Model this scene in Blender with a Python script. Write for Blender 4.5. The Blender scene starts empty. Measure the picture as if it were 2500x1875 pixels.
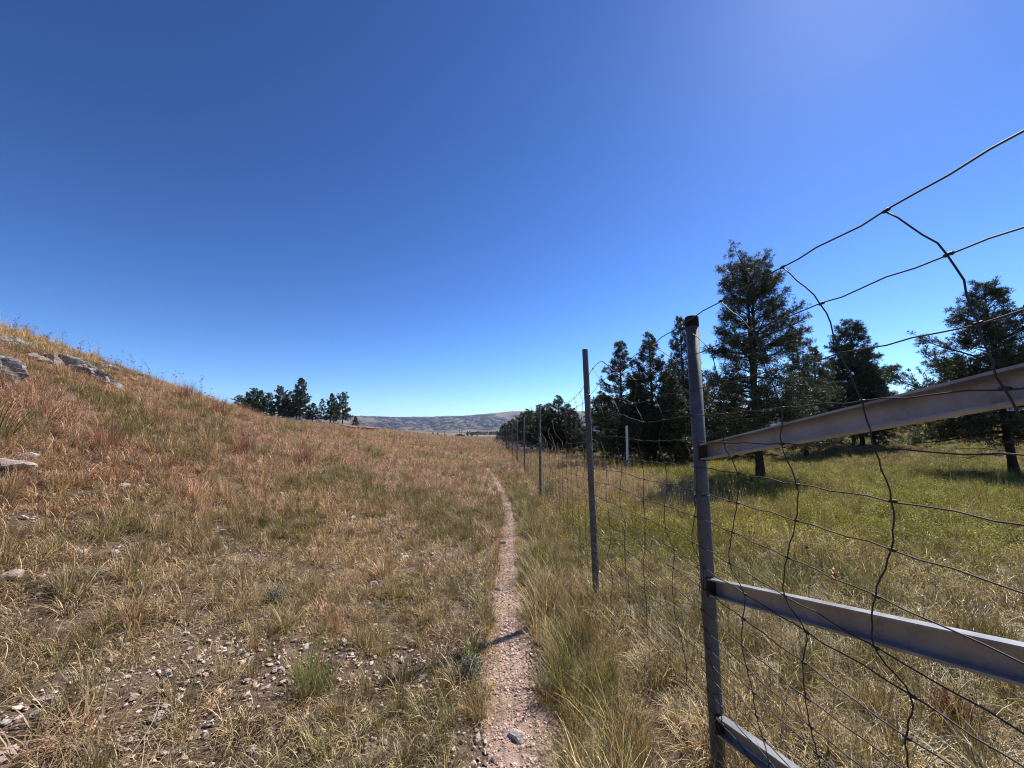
import bpy, math, random
import numpy as np
from mathutils import Vector, Matrix, Euler

rng = np.random.default_rng(7)
PI = math.pi
R = math.radians
SC = bpy.context.scene
COL = SC.collection

# ------------------------------------------------------------------ numeric helpers
def _hash(ix, iy, s):
    n = (ix.astype(np.int64) * 374761393 + iy.astype(np.int64) * 668265263 + s * 974634777) & 0x7fffffff
    n = ((n ^ (n >> 13)) * 1274126177) & 0x7fffffff
    n = (n ^ (n >> 16)) & 0xffff
    return n / 65535.0

def vnoise(x, y, s=0):
    x = np.asarray(x, float); y = np.asarray(y, float)
    ix = np.floor(x); iy = np.floor(y)
    fx = x - ix; fy = y - iy
    fx = fx * fx * (3 - 2 * fx); fy = fy * fy * (3 - 2 * fy)
    a = _hash(ix, iy, s); b = _hash(ix + 1, iy, s); c = _hash(ix, iy + 1, s); d = _hash(ix + 1, iy + 1, s)
    return (a * (1 - fx) + b * fx) * (1 - fy) + (c * (1 - fx) + d * fx) * fy

def fbm(x, y, s=0, o=4):
    v = 0.0; a = 0.5; t = 0.0
    for k in range(o):
        v = v + a * vnoise(x * 2 ** k, y * 2 ** k, s + k * 17); t += a; a *= 0.5
    return v / t

def sstep(a, b, x):
    t = np.clip((x - a) / (b - a), 0, 1)
    return t * t * (3 - 2 * t)

# ------------------------------------------------------------------ terrain
TX = np.array([-220, -100, -70, -54, -42, -30, -20, -15, -10, -5, -2, 0.0])
TY = np.array([-30, 0, 6, 12, 17, 22, 32, 42, 60, 80, 98, 130, 160, 200, 300.0])
TZ = np.array([
 [6.3, 6.3, 6.3, 6.3, 6.3, 6.3, 6.3, 5.5, 3.35, 1.08, .15, 0],
 [6.3, 6.3, 6.3, 6.3, 6.3, 6.3, 6.3, 5.5, 3.35, 1.08, .15, 0],
 [6.3, 6.3, 6.3, 6.3, 6.3, 6.3, 6.3, 5.5, 3.25, 1.03, .15, 0],
 [5.9, 5.9, 5.9, 5.9, 5.9, 5.9, 5.7, 4.65, 2.72, .92, .12, 0],
 [4.4, 4.4, 4.4, 4.4, 4.4, 4.4, 4.0, 3.15, 1.75, .65, .08, 0],
 [3.8, 3.8, 3.8, 3.8, 3.8, 3.6, 3.15, 2.35, 1.3, .45, .05, 0],
 [4, 4, 4, 4, 3.8, 3.2, 2.75, 2.1, 1.1, .3, .03, 0],
 [4.5, 4.5, 4.5, 4, 3.6, 3.0, 2.4, 1.6, .75, .2, 0, 0],
 [6, 5, 4, 3.5, 2.9, 2.1, 1.15, .6, .3, .1, 0, 0],
 [7, 5.5, 4.5, 4.0, 3.0, 1.8, .7, .3, .1, 0, 0, 0],
 [8, 6.0, 5.3, 4.8, 3.8, 1.9, .5, .2, .1, 0, 0, 0],
 [7, 5.0, 4.3, 3.8, 2.9, 1.4, .3, .1, 0, 0, 0, 0],
 [5, 3.0, 2.2, 1.6, 1.1, .5, .1, 0, 0, 0, 0, 0],
 [2, 1.0, .5, .2, 0, 0, 0, 0, 0, 0, 0, 0],
 [0, 0, 0, 0, 0, 0, 0, 0, 0, 0, 0, 0.0]])
GX = np.arange(-220, 21, 1.0); GY = np.arange(-30, 301, 1.0)
def _mkgrid():
    rows = np.array([np.interp(GX, TX, TZ[j]) for j in range(len(TY))])
    G = np.array([np.interp(GY, TY, rows[:, i]) for i in range(len(GX))]).T
    k = np.exp(-0.5 * (np.arange(-4, 5) / 1.6) ** 2); k /= k.sum()
    P = np.pad(G, 4, mode='edge')
    P = sum(k[i] * P[:, i:i + len(GX)] for i in range(9))
    P = sum(k[i] * P[i:i + len(GY), :] for i in range(9))
    return P
GRID = _mkgrid()

def H(x, y):
    """ground height in metres; works on arrays"""
    x = np.asarray(x, float); y = np.asarray(y, float)
    gx = np.clip(x + 220, 0, len(GX) - 1.001); gy = np.clip(y + 30, 0, len(GY) - 1.001)
    ix = gx.astype(int); iy = gy.astype(int); fx = gx - ix; fy = gy - iy
    z = (GRID[iy, ix] * (1 - fx) + GRID[iy, ix + 1] * fx) * (1 - fy) + (GRID[iy + 1, ix] * (1 - fx) + GRID[iy + 1, ix + 1] * fx) * fy
    d = np.hypot(x, y)
    # knoll behind the pines on the right
    xr = x / np.maximum(y, 1.0)
    w = sstep(.45, .95, np.where(y > 1, xr, 3.0)) * (x > 0)
    z = z + w * (sstep(26, 78, d) * 3.0 - sstep(110, 260, d) * 3.0)
    # meadow falls a touch beyond the road
    z = z - sstep(2, 14, x) * sstep(24, 50, y) * (1 - w) * .5 * (1 - sstep(80, 140, y))
    # rolling unevenness
    z = z + (fbm(x * .22, y * .22, 5, 3) - .5) * (.12 + .25 * sstep(2, 12, -x)) * sstep(.3, 2.5, np.abs(x + .1))
    z = z + (fbm(x * 1.7, y * 1.7, 9, 2) - .5) * .07 * sstep(.15, .9, np.abs(x + .05) )
    # beyond the field the land drops gently to the valley
    z = z - sstep(170, 520, d) * 3.2
    return z

def Hs(x, y):
    return float(H(np.array([x]), np.array([y]))[0])

# ------------------------------------------------------------------ camera model (only used to read positions off the survey)
FPX = 939.0; PITCH = R(7.3); EYE = 1.6
def ray(px, py):
    a = px - 1250; v = 937.5 - py
    fw = FPX * math.cos(PITCH) - v * math.sin(PITCH)
    up = v * math.cos(PITCH) + FPX * math.sin(PITCH)
    return a / fw, up / fw
def hit(px, py, far=200):
    xr, zr = ray(px, py)
    y = np.concatenate([np.arange(.6, 30, .02), np.arange(30, far, .1)])
    g = EYE + zr * y - H(xr * y, y)
    k = np.argmax(g < 0)
    return xr * y[k], y[k]

# ------------------------------------------------------------------ mesh helpers
class MB:
    """collects geometry as numpy blocks and links it as ONE mesh object"""
    def __init__(s):
        s.v = []; s.f = []; s.n = 0; s.bv = []; s.mi = []
    def add(s, v, f, bv=0.5, mi=0):
        v = np.array(v, float).reshape(-1, 3)
        s.v.append(v)
        for q in (f if isinstance(f, list) else [f]):
            q = np.asarray(q, int); q = q.reshape(1, -1) if q.ndim == 1 else q
            s.f.append((q + s.n)); s.mi.append(np.full(len(q), mi))
        s.bv.append(np.broadcast_to(np.asarray(bv, float), (len(v),)) if np.ndim(bv) <= 1 else bv)
        s.n += len(v)
    def tube(s, pts, rad, sides=6, bv=0.5, cap=True, mi=0):
        P = np.asarray(pts, float); n = len(P)
        rad = np.broadcast_to(np.asarray(rad, float), (n,))
        T = np.gradient(P, axis=0); T /= np.linalg.norm(T, axis=1)[:, None] + 1e-12
        ref = np.array([0, 0, 1.0]) if abs(T[0][2]) < .9 else np.array([1.0, 0, 0])
        U = np.zeros_like(P); u = np.cross(T[0], ref); u /= np.linalg.norm(u)
        for i in range(n):
            u = u - T[i] * u.dot(T[i]); l = np.linalg.norm(u)
            if l < 1e-6:
                u = np.cross(T[i], [0.3, 0.8, 0.5]); l = np.linalg.norm(u)
            u = u / l; U[i] = u
        V = np.cross(T, U)
        a = np.arange(sides) * 2 * PI / sides
        ring = P[:, None, :] + rad[:, None, None] * (np.cos(a)[None, :, None] * U[:, None, :] + np.sin(a)[None, :, None] * V[:, None, :])
        v = ring.reshape(-1, 3)
        i = np.arange(n - 1)[:, None] * sides; j = np.arange(sides)[None, :]; k = (j + 1) % sides
        f = np.stack([i + j, i + k, i + sides + k, i + sides + j], -1).reshape(-1, 4)
        s.add(v, f, bv, mi)
        if cap:
            b = s.n - len(v)
            s.f.append(np.array([list(range(b + sides - 1, b - 1, -1))])); s.mi.append(np.array([mi]))
            s.f.append(np.array([list(range(b + (n - 1) * sides, b + n * sides))])); s.mi.append(np.array([mi]))
    def box(s, c, d, mi=0):
        c = np.array(c, float); d = np.array(d, float) / 2
        v = np.array([[x, y, z] for z in (-1, 1) for y in (-1, 1) for x in (-1, 1)]) * d + c
        s.add(v, [[0, 2, 3, 1], [4, 5, 7, 6], [0, 1, 5, 4], [2, 6, 7, 3], [0, 4, 6, 2], [1, 3, 7, 5]], .5, mi)
    def mesh(s, name, mats, smooth=False):
        me = bpy.data.meshes.new(name)
        V = np.concatenate(s.v) if s.v else np.zeros((0, 3))
        sizes = np.concatenate([np.full(len(q), q.shape[1]) for q in s.f])
        flat = np.concatenate([q.ravel() for q in s.f])
        me.vertices.add(len(V)); me.vertices.foreach_set('co', V.ravel())
        me.loops.add(len(flat)); me.loops.foreach_set('vertex_index', flat.astype(np.int32))
        me.polygons.add(len(sizes))
        st = np.concatenate([[0], np.cumsum(sizes)[:-1]])
        me.polygons.foreach_set('loop_start', st.astype(np.int32))
        me.polygons.foreach_set('material_index', np.concatenate(s.mi).astype(np.int32))
        me.polygons.foreach_set('use_smooth', np.full(len(sizes), smooth))
        me.update(calc_edges=True)
        a = me.attributes.new('bv', 'FLOAT', 'POINT'); a.data.foreach_set('value', np.concatenate(s.bv))
        for m in (mats if isinstance(mats, (list, tuple)) else [mats]): me.materials.append(m)
        me.validate()
        return me
    def build(s, name, mats, parent=None, smooth=False, loc=None):
        me = s.mesh(name, mats, smooth)
        return link(name, me, parent, loc)

def link(name, me, parent=None, loc=None):
    o = bpy.data.objects.new(name, me); COL.objects.link(o)
    if parent is not None: o.parent = parent
    if loc is not None: o.location = loc
    return o
def tag(o, label=None, cat=None, group=None, kind=None):
    if label: o['label'] = label
    if cat: o['category'] = cat
    if group: o['group'] = group
    if kind: o['kind'] = kind
    return o
def empty(name, loc, rz=0, **k):
    o = bpy.data.objects.new(name, None); COL.objects.link(o); o.location = loc; o.rotation_euler = (0, 0, rz)
    o.empty_display_size = .2
    return tag(o, **k)

# ------------------------------------------------------------------ materials
def newmat(name):
    m = bpy.data.materials.new(name); m.use_nodes = True
    nt = m.node_tree; nt.nodes.clear()
    out = nt.nodes.new('ShaderNodeOutputMaterial')
    return m, nt, out
class NT:
    def __init__(s, nt): s.nt = nt
    def n(s, t, **k):
        x = s.nt.nodes.new(t)
        for a, b in k.items():
            if a == 'ins':
                for i, v in b.items():
                    if hasattr(v, 'is_linked') or isinstance(v, bpy.types.NodeSocket): s.nt.links.new(v, x.inputs[i])
                    else: x.inputs[i].default_value = v
            else: setattr(x, a, b)
        return x
    def mix(s, f, a, b, mode='MIX'):
        x = s.nt.nodes.new('ShaderNodeMix'); x.data_type = 'RGBA'; x.blend_type = mode; x.clamp_factor = True
        for idx, v in ((0, f), (6, a), (7, b)):
            if isinstance(v, bpy.types.NodeSocket): s.nt.links.new(v, x.inputs[idx])
            else: x.inputs[idx].default_value = v if idx == 0 or len(v) == 4 else (*v, 1)
        return x.outputs[2]
    def math(s, op, a, b=0.0, c=None):
        x = s.nt.nodes.new('ShaderNodeMath'); x.operation = op
        for i, v in enumerate((a, b) if c is None else (a, b, c)):
            if isinstance(v, bpy.types.NodeSocket): s.nt.links.new(v, x.inputs[i])
            else: x.inputs[i].default_value = v
        return x.outputs[0]
    def ramp(s, f, stops):
        x = s.nt.nodes.new('ShaderNodeValToRGB'); s.nt.links.new(f, x.inputs[0])
        e = x.color_ramp.elements
        while len(e) < len(stops): e.new(.5)
        for i, (p, c) in enumerate(stops): e[i].position = p; e[i].color = (*c, 1) if len(c) == 3 else c
        return x.outputs[0]
    def noise(s, vec, scale, detail=4, rough=.6):
        x = s.nt.nodes.new('ShaderNodeTexNoise'); s.nt.links.new(vec, x.inputs['Vector'])
        x.inputs['Scale'].default_value = scale; x.inputs['Detail'].default_value = detail; x.inputs['Roughness'].default_value = rough
        return x.outputs[0]
    def attr(s, name, typ='GEOMETRY'):
        x = s.nt.nodes.new('ShaderNodeAttribute'); x.attribute_type = typ; x.attribute_name = name
        return x
    def link(s, a, b): s.nt.links.new(a, b)

def leaf_mat(name, transl=.35, spread=.5, tipc=None, rough=.38, spec=.6):
    """blade / leaf: the plant's own colour comes with each plant (tint), each blade varies a little"""
    m, nt, out = newmat(name); N = NT(nt)
    col = N.attr('tint', 'INSTANCER').outputs['Color']
    bv = N.attr('bv').outputs['Fac']
    g = N.math('MULTIPLY_ADD', N.math('POWER', bv, 2.2), 3.8 * spread, (1 - spread) * .55)
    gc = N.n('ShaderNodeCombineColor', ins={0: g, 1: g, 2: g}).outputs[0]
    c = N.mix(1.0, col, gc, 'MULTIPLY')
    bv2 = N.math('FRACT', N.math('MULTIPLY', bv, 7.31))
    c = N.mix(N.math('MULTIPLY', bv2, .45), c, tipc or (.40, .30, .17))
    p = N.n('ShaderNodeBsdfPrincipled', ins={'Base Color': c, 'Roughness': rough, 'Specular IOR Level': spec})
    t = N.n('ShaderNodeBsdfTranslucent', ins={'Color': c})
    mx = N.n('ShaderNodeMixShader', ins={0: transl, 1: p.outputs[0], 2: t.outputs[0]})
    N.link(mx.outputs[0], out.inputs[0])
    return m

def simple(name, col, rough=.7, metal=0, noise=None, bump=0, bscale=30, spec=.5, col2=None, nscale=8):
    m, nt, out = newmat(name); N = NT(nt)
    co = N.n('ShaderNodeTexCoord').outputs['Object']
    p = N.n('ShaderNodeBsdfPrincipled', ins={'Roughness': rough, 'Metallic': metal, 'Specular IOR Level': spec})
    if col2:
        f = N.noise(co, nscale, 6, .65)
        c = N.ramp(f, [(.35, col), (.65, col2)])
        N.link(c, p.inputs['Base Color'])
    else: p.inputs['Base Color'].default_value = (*col, 1)
    if bump:
        b = N.n('ShaderNodeBump', ins={'Strength': bump, 'Distance': .01, 'Height': N.noise(co, bscale, 5)})
        N.link(b.outputs[0], p.inputs['Normal'])
    N.link(p.outputs[0], out.inputs[0])
    return m

M = {}
M['blade'] = leaf_mat('grass_blade', .20, .80, (.46, .33, .17), .45, .45)
M['leafy'] = leaf_mat('meadow_leaf', .28, .70, (.25, .22, .012), .6, .08)
def own_leaf(name, col, col2, transl=.3, spread=.5):
    m, nt, out = newmat(name); N = NT(nt)
    bv = N.attr('bv').outputs['Fac']
    c = N.ramp(bv, [(0, col), (.55, [(a + b) / 2 for a, b in zip(col, col2)]), (1, col2)])
    p = N.n('ShaderNodeBsdfPrincipled', ins={'Base Color': c, 'Roughness': .5, 'Specular IOR Level': .3})
    t = N.n('ShaderNodeBsdfTranslucent', ins={'Color': c})
    mx = N.n('ShaderNodeMixShader', ins={0: transl, 1: p.outputs[0], 2: t.outputs[0]})
    N.link(mx.outputs[0], out.inputs[0])
    return m
M['needle'] = own_leaf('pine_needles', (.028, .038, .016), (.17, .18, .085), .2)
M['needle2'] = own_leaf('pine_needles_pale', (.03, .04, .018), (.12, .115, .055), .2)
M['bark'] = simple('pine_bark', (.035, .026, .022), .95, col2=(.09, .06, .045), bump=.8, bscale=25, nscale=6, spec=.1)
M['wire'] = simple('fence_wire', (.03, .026, .026), .6, metal=.3, col2=(.06, .05, .047), nscale=60)
M['wire_bright'] = simple('galvanised_tie_wire', (.75, .75, .74), .3, metal=1)
M['rust'] = simple('rusty_steel', (.012, .006, .005), .8, col2=(.03, .011, .008), nscale=40, spec=.2)
def galv(name, a, b, rough, dirt=(.10, .08, .06), metal=.5):
    m, nt, out = newmat(name); N = NT(nt)
    co = N.n('ShaderNodeTexCoord').outputs['Object']
    f = N.noise(co, 9, 7, .7)
    c = N.ramp(f, [(.3, a), (.7, b)])
    f2 = N.ramp(N.noise(co, 3.2, 8, .75), [(.56, (0, 0, 0)), (.68, (1, 1, 1))])
    c = N.mix(N.math('MULTIPLY', f2, .75), c, dirt)
    sp = N.ramp(N.noise(co, 70, 3, .5), [(.62, (0, 0, 0)), (.75, (1, 1, 1))])
    c = N.mix(N.math('MULTIPLY', sp, .25), c, (.4, .4, .4))
    p = N.n('ShaderNodeBsdfPrincipled', ins={'Base Color': c, 'Roughness': N.math('MULTIPLY_ADD', f, .25, rough - .1), 'Metallic': metal})
    bm = N.n('ShaderNodeBump', ins={'Strength': .25, 'Distance': .002, 'Height': N.noise(co, 55, 5)})
    N.link(bm.outputs[0], p.inputs['Normal'])
    N.link(p.outputs[0], out.inputs[0])
    return m
M['galv'] = galv('weathered_galvanised_pipe', (.07, .072, .07), (.14, .138, .13), .6, (.05, .038, .028), .25)
M['galv_rail'] = galv('galvanised_channel', (.23, .238, .242), (.40, .41, .418), .38, (.11, .10, .085), .45)

def rock_mat(name, a, b, c3):
    m, nt, out = newmat(name); N = NT(nt)
    co = N.n('ShaderNodeTexCoord').outputs['Object']
    mp = N.n('ShaderNodeMapping', ins={0: co, 3: (1, 1, 3.5)}).outputs[0]
    f = N.noise(mp, 3.5, 9, .7)
    c = N.ramp(f, [(.28, a), (.5, b), (.72, c3)])
    l = N.ramp(N.noise(co, 11, 6, .7), [(.52, (0, 0, 0)), (.66, (1, 1, 1))])
    c = N.mix(N.math('MULTIPLY', l, .55), c, (.10, .085, .07))
    p = N.n('ShaderNodeBsdfPrincipled', ins={'Base Color': c, 'Roughness': .9, 'Specular IOR Level': .2})
    bm = N.n('ShaderNodeBump', ins={'Strength': .9, 'Distance': .03, 'Height': N.noise(mp, 14, 9, .7)})
    N.link(bm.outputs[0], p.inputs['Normal'])
    N.link(p.outputs[0], out.inputs[0])
    return m
M['rock'] = rock_mat('grey_lichened_limestone', (.11, .09, .075), (.29, .255, .225), (.46, .42, .38))
M['rockpink'] = rock_mat('pink_limestone', (.34, .22, .18), (.52, .39, .33), (.64, .55, .49))
M['rockpale'] = rock_mat('pale_limestone', (.38, .31, .26), (.58, .51, .45), (.72, .68, .62))
def gravel_mat():
    m, nt, out = newmat('pink_gravel'); N = NT(nt)
    col = N.attr('tint', 'INSTANCER').outputs['Color']
    co = N.n('ShaderNodeTexCoord').outputs['Object']
    f = N.noise(co, 4, 4)
    c = N.mix(1.0, col, N.ramp(f, [(.3, (.6, .6, .6)), (.7, (1.15, 1.12, 1.1))]), 'MULTIPLY')
    p = N.n('ShaderNodeBsdfPrincipled', ins={'Base Color': c, 'Roughness': .9, 'Specular IOR Level': .2})
    N.link(p.outputs[0], out.inputs[0]); return m
M['gravel'] = gravel_mat()
def soil(name, cols, attr=None, scale=6):
    m, nt, out = newmat(name); N = NT(nt)
    co = N.n('ShaderNodeNewGeometry').outputs['Position']
    f = N.noise(co, scale, 10, .72)
    f2 = N.noise(co, scale * 9, 6, .7)
    c = N.ramp(f, [(.25, cols[0]), (.5, cols[1]), (.75, cols[2])])
    if attr:
        a = N.attr(attr).outputs['Color']
        w = N.attr('near').outputs['Fac']
        fine = N.noise(co, .9, 9, .75)
        a2 = N.mix(1.0, a, N.ramp(fine, [(.3, (.55, .55, .55)), (.7, (1.35, 1.35, 1.35))]), 'MULTIPLY')
        c = N.mix(w, a2, c)
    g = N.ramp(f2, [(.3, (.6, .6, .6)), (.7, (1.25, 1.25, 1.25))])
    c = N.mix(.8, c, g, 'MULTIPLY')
    p = N.n('ShaderNodeBsdfPrincipled', ins={'Base Color': c, 'Roughness': 1.0, 'Specular IOR Level': .1})
    bm = N.n('ShaderNodeBump', ins={'Strength': .8, 'Distance': .02, 'Height': f2})
    N.link(bm.outputs[0], p.inputs['Normal'])
    N.link(p.outputs[0], out.inputs[0])
    return m
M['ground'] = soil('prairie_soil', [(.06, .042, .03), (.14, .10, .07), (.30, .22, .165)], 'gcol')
M['path'] = soil('trail_dirt', [(.34, .215, .155), (.50, .345, .265), (.64, .485, .39)], None, 14)
M['road'] = simple('old_asphalt', (.09, .08, .08), .95, col2=(.14, .125, .12), nscale=2, spec=.2)

# ------------------------------------------------------------------ layout curves
FY = np.array([-2, 0, 2.02, 3.87, 9.1, 14.8, 19.8, 24.5, 30, 38, 47, 58, 72, 100.0])
FXs = np.array([1.34, 1.157, .972, .80, .655, .48, .26, .01, -.24, -.54, -1.07, -1.75, -2.7, -4.6])
def fence_x(y): return np.interp(y, FY, FXs)
PY = np.array([-3, 0, 2.07, 2.84, 4.13, 6.5, 8.6, 11.1, 14.5, 18.4, 27.7, 40, 60.0])
PX = np.array([.05, .03, .013, 0, -.075, -.04, -.12, -.34, -.75, -1.3, -3.3, -6.5, -12.0])
PW = np.array([.38, .37, .37, .33, .26, .25, .21, .15, .11, .10, .10, .1, .1])
def _sm(y, X): 
    return (np.interp(y - .5, PY, X) + np.interp(y, PY, X) * 2 + np.interp(y + .5, PY, X)) / 4
def path_x(y): return _sm(y, PX)
def path_w(y): return _sm(y, PW)
RD = np.array([(-14, 150), (-6, 90), (-1, 60), (1.5, 42), (3.3, 33), (5.6, 28.2), (9.5, 26.6), (13.5, 28.2), (18, 34), (25, 47), (36, 70)], float)
def _cr(P, m=8):
    P = np.asarray(P, float); Q = np.vstack([2 * P[0] - P[1], P, 2 * P[-1] - P[-2]]); out = []
    t = np.linspace(0, 1, m, endpoint=False)[:, None]
    for i in range(1, len(Q) - 2):
        a, b, c, d = Q[i - 1], Q[i], Q[i + 1], Q[i + 2]
        out.append(.5 * (2 * b + (c - a) * t + (2 * a - 5 * b + 4 * c - d) * t ** 2 + (3 * b - a - 3 * c + d) * t ** 3))
    out.append(P[-1:]); return np.vstack(out)
RC = _cr(RD, 10)
def road_dist(x, y):
    d = np.full(np.shape(x), 1e9)
    for p in RC: d = np.minimum(d, np.hypot(x - p[0], y - p[1]))
    return d

C = {k: np.array(v) for k, v in dict(tan=(.47, .305, .14), straw=(.62, .45, .21), red=(.42, .20, .115), pink=(.52, .32, .215), brown=(.30, .17, .08),
     olive=(.165, .145, .022), green=(.10, .12, .018), grey=(.25, .22, .12), yg=(.27, .25, .012), dark=(.06, .085, .03)).items()}
def mixc(a, b, w): w = np.asarray(w)[..., None]; return a * (1 - w) + b * w
_BARE = [(560, 1570, .34), (430, 1500, .32), (250, 1400, .30), (120, 1640, .28), (800, 1330, .22), (400, 1690, .24), (60, 1440, .3), (640, 1400, .2), (980, 1340, .15), (700, 1700, .16), (300, 1230, .3), (500, 1290, .25)]
_BARE = [(*hit(a, b), r) for a, b, r in _BARE]
def bare_f(x, y):
    """small where the turf is thin and the stony soil shows"""
    v = fbm(np.asarray(x) * 1.5, np.asarray(y) * 1.5, 71, 4) + .03
    n = fbm(np.asarray(x) * 4, np.asarray(y) * 4, 73, 3) - .5
    for a, b, r in _BARE: v = v - .065 * np.exp(-((x - a) ** 2 / (r * 1.7) ** 2 + (y - b) ** 2 / r ** 2)) * (1 + 1.2 * n)
    return v
def field(x, y):
    """average plant colour at a place"""
    x = np.asarray(x, float); y = np.asarray(y, float); d = np.hypot(x, y)
    n1 = fbm(x * .32, y * .32, 21, 4); n2 = fbm(x * 1.1, y * 1.1, 31, 3); n3 = fbm(x * .12, y * .12, 41, 3)
    one = np.ones(x.shape + (3,))
    left = mixc(C['tan'] * one, C['red'] * one, sstep(.42, .66, n1) * (.26 + .46 * sstep(4, 9, d)))
    left = mixc(left, C['pink'] * one, sstep(.48, .66, n3) * sstep(5, 10, d) * .7)
    left = mixc(left, C['olive'] * one, sstep(.50, .68, n2) * .75)
    left = mixc(left, C['grey'] * one, (1 - sstep(3, 7, d)) * sstep(.40, .62, n1) * .7)
    left = mixc(left, C['pink'] * one * .95, sstep(40, 90, y) * .5)
    left = mixc(left, C['straw'] * one, sstep(3.3, 4.6, H(x, y)) * (d < 30) * .8)
    right = mixc(C['straw'] * one * .85, C['olive'] * one, sstep(.42, .6, n2) * .75 * sstep(2.0, 4, d) + sstep(.5, .62, n1) * .3)
    right = mixc(right, C['yg'] * one, sstep(3.6, 8.5, y + x * .25) * (.55 + .45 * sstep(.35, .55, n1)))
    right = mixc(right, C['green'] * one, sstep(.52, .66, n3) * .35)
    pt = fbm(x * .55 + 40, y * .55, 63, 4)
    right = mixc(right, C['straw'] * one * .8, sstep(.52, .68, pt) * .4); right = mixc(right, C['dark'] * one * 1.6, sstep(.40, .28, pt) * .5)
    knoll = sstep(21, 36, d) * sstep(6, 16, x)
    right = mixc(right, mixc(C['brown'] * one, C['olive'] * one, sstep(.4, .6, n1)), knoll * .85)
    strip = sstep(6, 10, y) * (1 - sstep(3.2, 5.5, x - fence_x(y)))          # tan verge between the fence and the road
    right = mixc(right, mixc(C['pink'] * one, C['tan'] * one, n2), strip * .8)
    s = sstep(-.1, .25, x - fence_x(y))
    c = mixc(left, right, s)
    v = C['straw'] * one * .75 + C['olive'] * one * .3
    return mixc(c, v, sstep(170, 320, d))

# ------------------------------------------------------------------ ground, path, road, hills
def polar(c, r0, r1, nr, na, name, mat, zf, a0=-PI, a1=PI, cols=True, close=True):
    r = np.concatenate([[0], r0 * (r1 / r0) ** np.linspace(0, 1, nr)]) if close else r0 * (r1 / r0) ** np.linspace(0, 1, nr)
    a = np.linspace(a0, a1, na + 1)
    A, RR = np.meshgrid(a, r)
    X = c[0] + RR * np.sin(A); Y = c[1] + RR * np.cos(A); Z = zf(X, Y)
    b = MB(); n = na + 1
    i = np.arange(len(r) - 1)[:, None] * n; j = np.arange(na)[None, :]
    f = np.stack([i + j, i + n + j, i + n + j + 1, i + j + 1], -1).reshape(-1, 4)
    b.add(np.stack([X, Y, Z], -1).reshape(-1, 3), f)
    me = b.mesh(name, mat, True)
    if cols:
        at = me.attributes.new('gcol', 'FLOAT_COLOR', 'POINT')
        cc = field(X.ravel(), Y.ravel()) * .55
        at.data.foreach_set('color', np.concatenate([cc, np.ones((len(cc), 1))], 1).ravel())
        d = np.hypot(X, Y).ravel()
        at = me.attributes.new('near', 'FLOAT', 'POINT'); at.data.foreach_set('value', 1 - sstep(5, 26, d))
    o = link(name, me); return o
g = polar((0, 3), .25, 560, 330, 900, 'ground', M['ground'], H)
tag(g, kind='structure')

def ribbon(name, mat, cx, cy, w, lift, jit=0.02, nx=7):
    n = len(cx); b = MB()
    T = np.gradient(np.stack([cx, cy], 1), axis=0); T /= np.linalg.norm(T, axis=1)[:, None]
    Nn = np.stack([T[:, 1], -T[:, 0]], 1)
    u = np.linspace(-1, 1, nx)
    ww = (w / 2)[:, None] * u[None, :] * (1 + jit * rng.normal(size=(n, 1)) * (np.abs(u)[None, :] > .99))
    if name == 'path':       # each rim wanders on its own
        sd = np.where(u < 0, 3.0, 11.0)[None, :]
        ww = ww * (.72 + .75 * vnoise(cy[:, None] * 3.1 + sd * 5, sd + 0 * cy[:, None], 17) + .3 * (vnoise(cy[:, None] * 11 + sd, sd + 0 * cy[:, None], 18) - .5))
    X = cx[:, None] + Nn[:, :1] * ww; Y = cy[:, None] + Nn[:, 1:] * ww
    Z = H(X, Y) + lift - (.03 * (np.abs(u)[None, :] > .99) if name == 'path' else 0)
    i = np.arange(n - 1)[:, None] * nx; j = np.arange(nx - 1)[None, :]
    f = np.stack([i + j, i + j + 1, i + nx + j + 1, i + nx + j], -1).reshape(-1, 4)
    b.add(np.stack([X, Y, Z], -1).reshape(-1, 3), f)
    return b.build(name, mat, smooth=True)
yy = np.concatenate([np.arange(-.5, 12, .06), np.arange(12, 60, .3)])
tag(ribbon('path', M['path'], path_x(yy), yy, path_w(yy) * (1.12 + .3 * vnoise(yy * 2.2, yy * 0, 3)), .006, .10), kind='structure')
tag(ribbon('road', M['road'], RC[:, 0], RC[:, 1], np.full(len(RC), 3.0), .03, 0, 9), kind='structure')

def hillz(x, y):
    d = np.hypot(x, y); az = x / np.maximum(y, 1)
    base = -3.2 - 1.0 + sstep(900, 3200, d) * 16
    warp = fbm(x / 900, y / 900, 3, 3)
    crest = .0415 + .004 * sstep(-.25, .0, az) + .009 * (1 / (1 + ((az + .02) / .09) ** 2)) * 0 + .009 * sstep(-.13, .03, az) * (1 - .35 * sstep(.05, .3, az))
    top = crest * 6200
    rid = sstep(3400 + 900 * warp, 6200, d)
    er = 1 - np.abs(fbm(x / 520, y / 520, 11, 5) * 2 - 1)
    er2 = fbm(x / 180, y / 180, 13, 4)
    z = base + rid * (top + 1.6) * (.80 + .2 * fbm(x / 1800, y / 1800, 15, 2)) + (er * 120 + er2 * 50 - 100) * sstep(2800, 4300, d) * (1 - .82 * sstep(5200, 6200, d))
    z = np.where(d > 6300, np.maximum(z - (d - 6300) * .01, -10), z)
    z = z + (fbm(x / 260, y / 260, 19, 3) - .5) * 5 * sstep(500, 1200, d)
    return z
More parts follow.
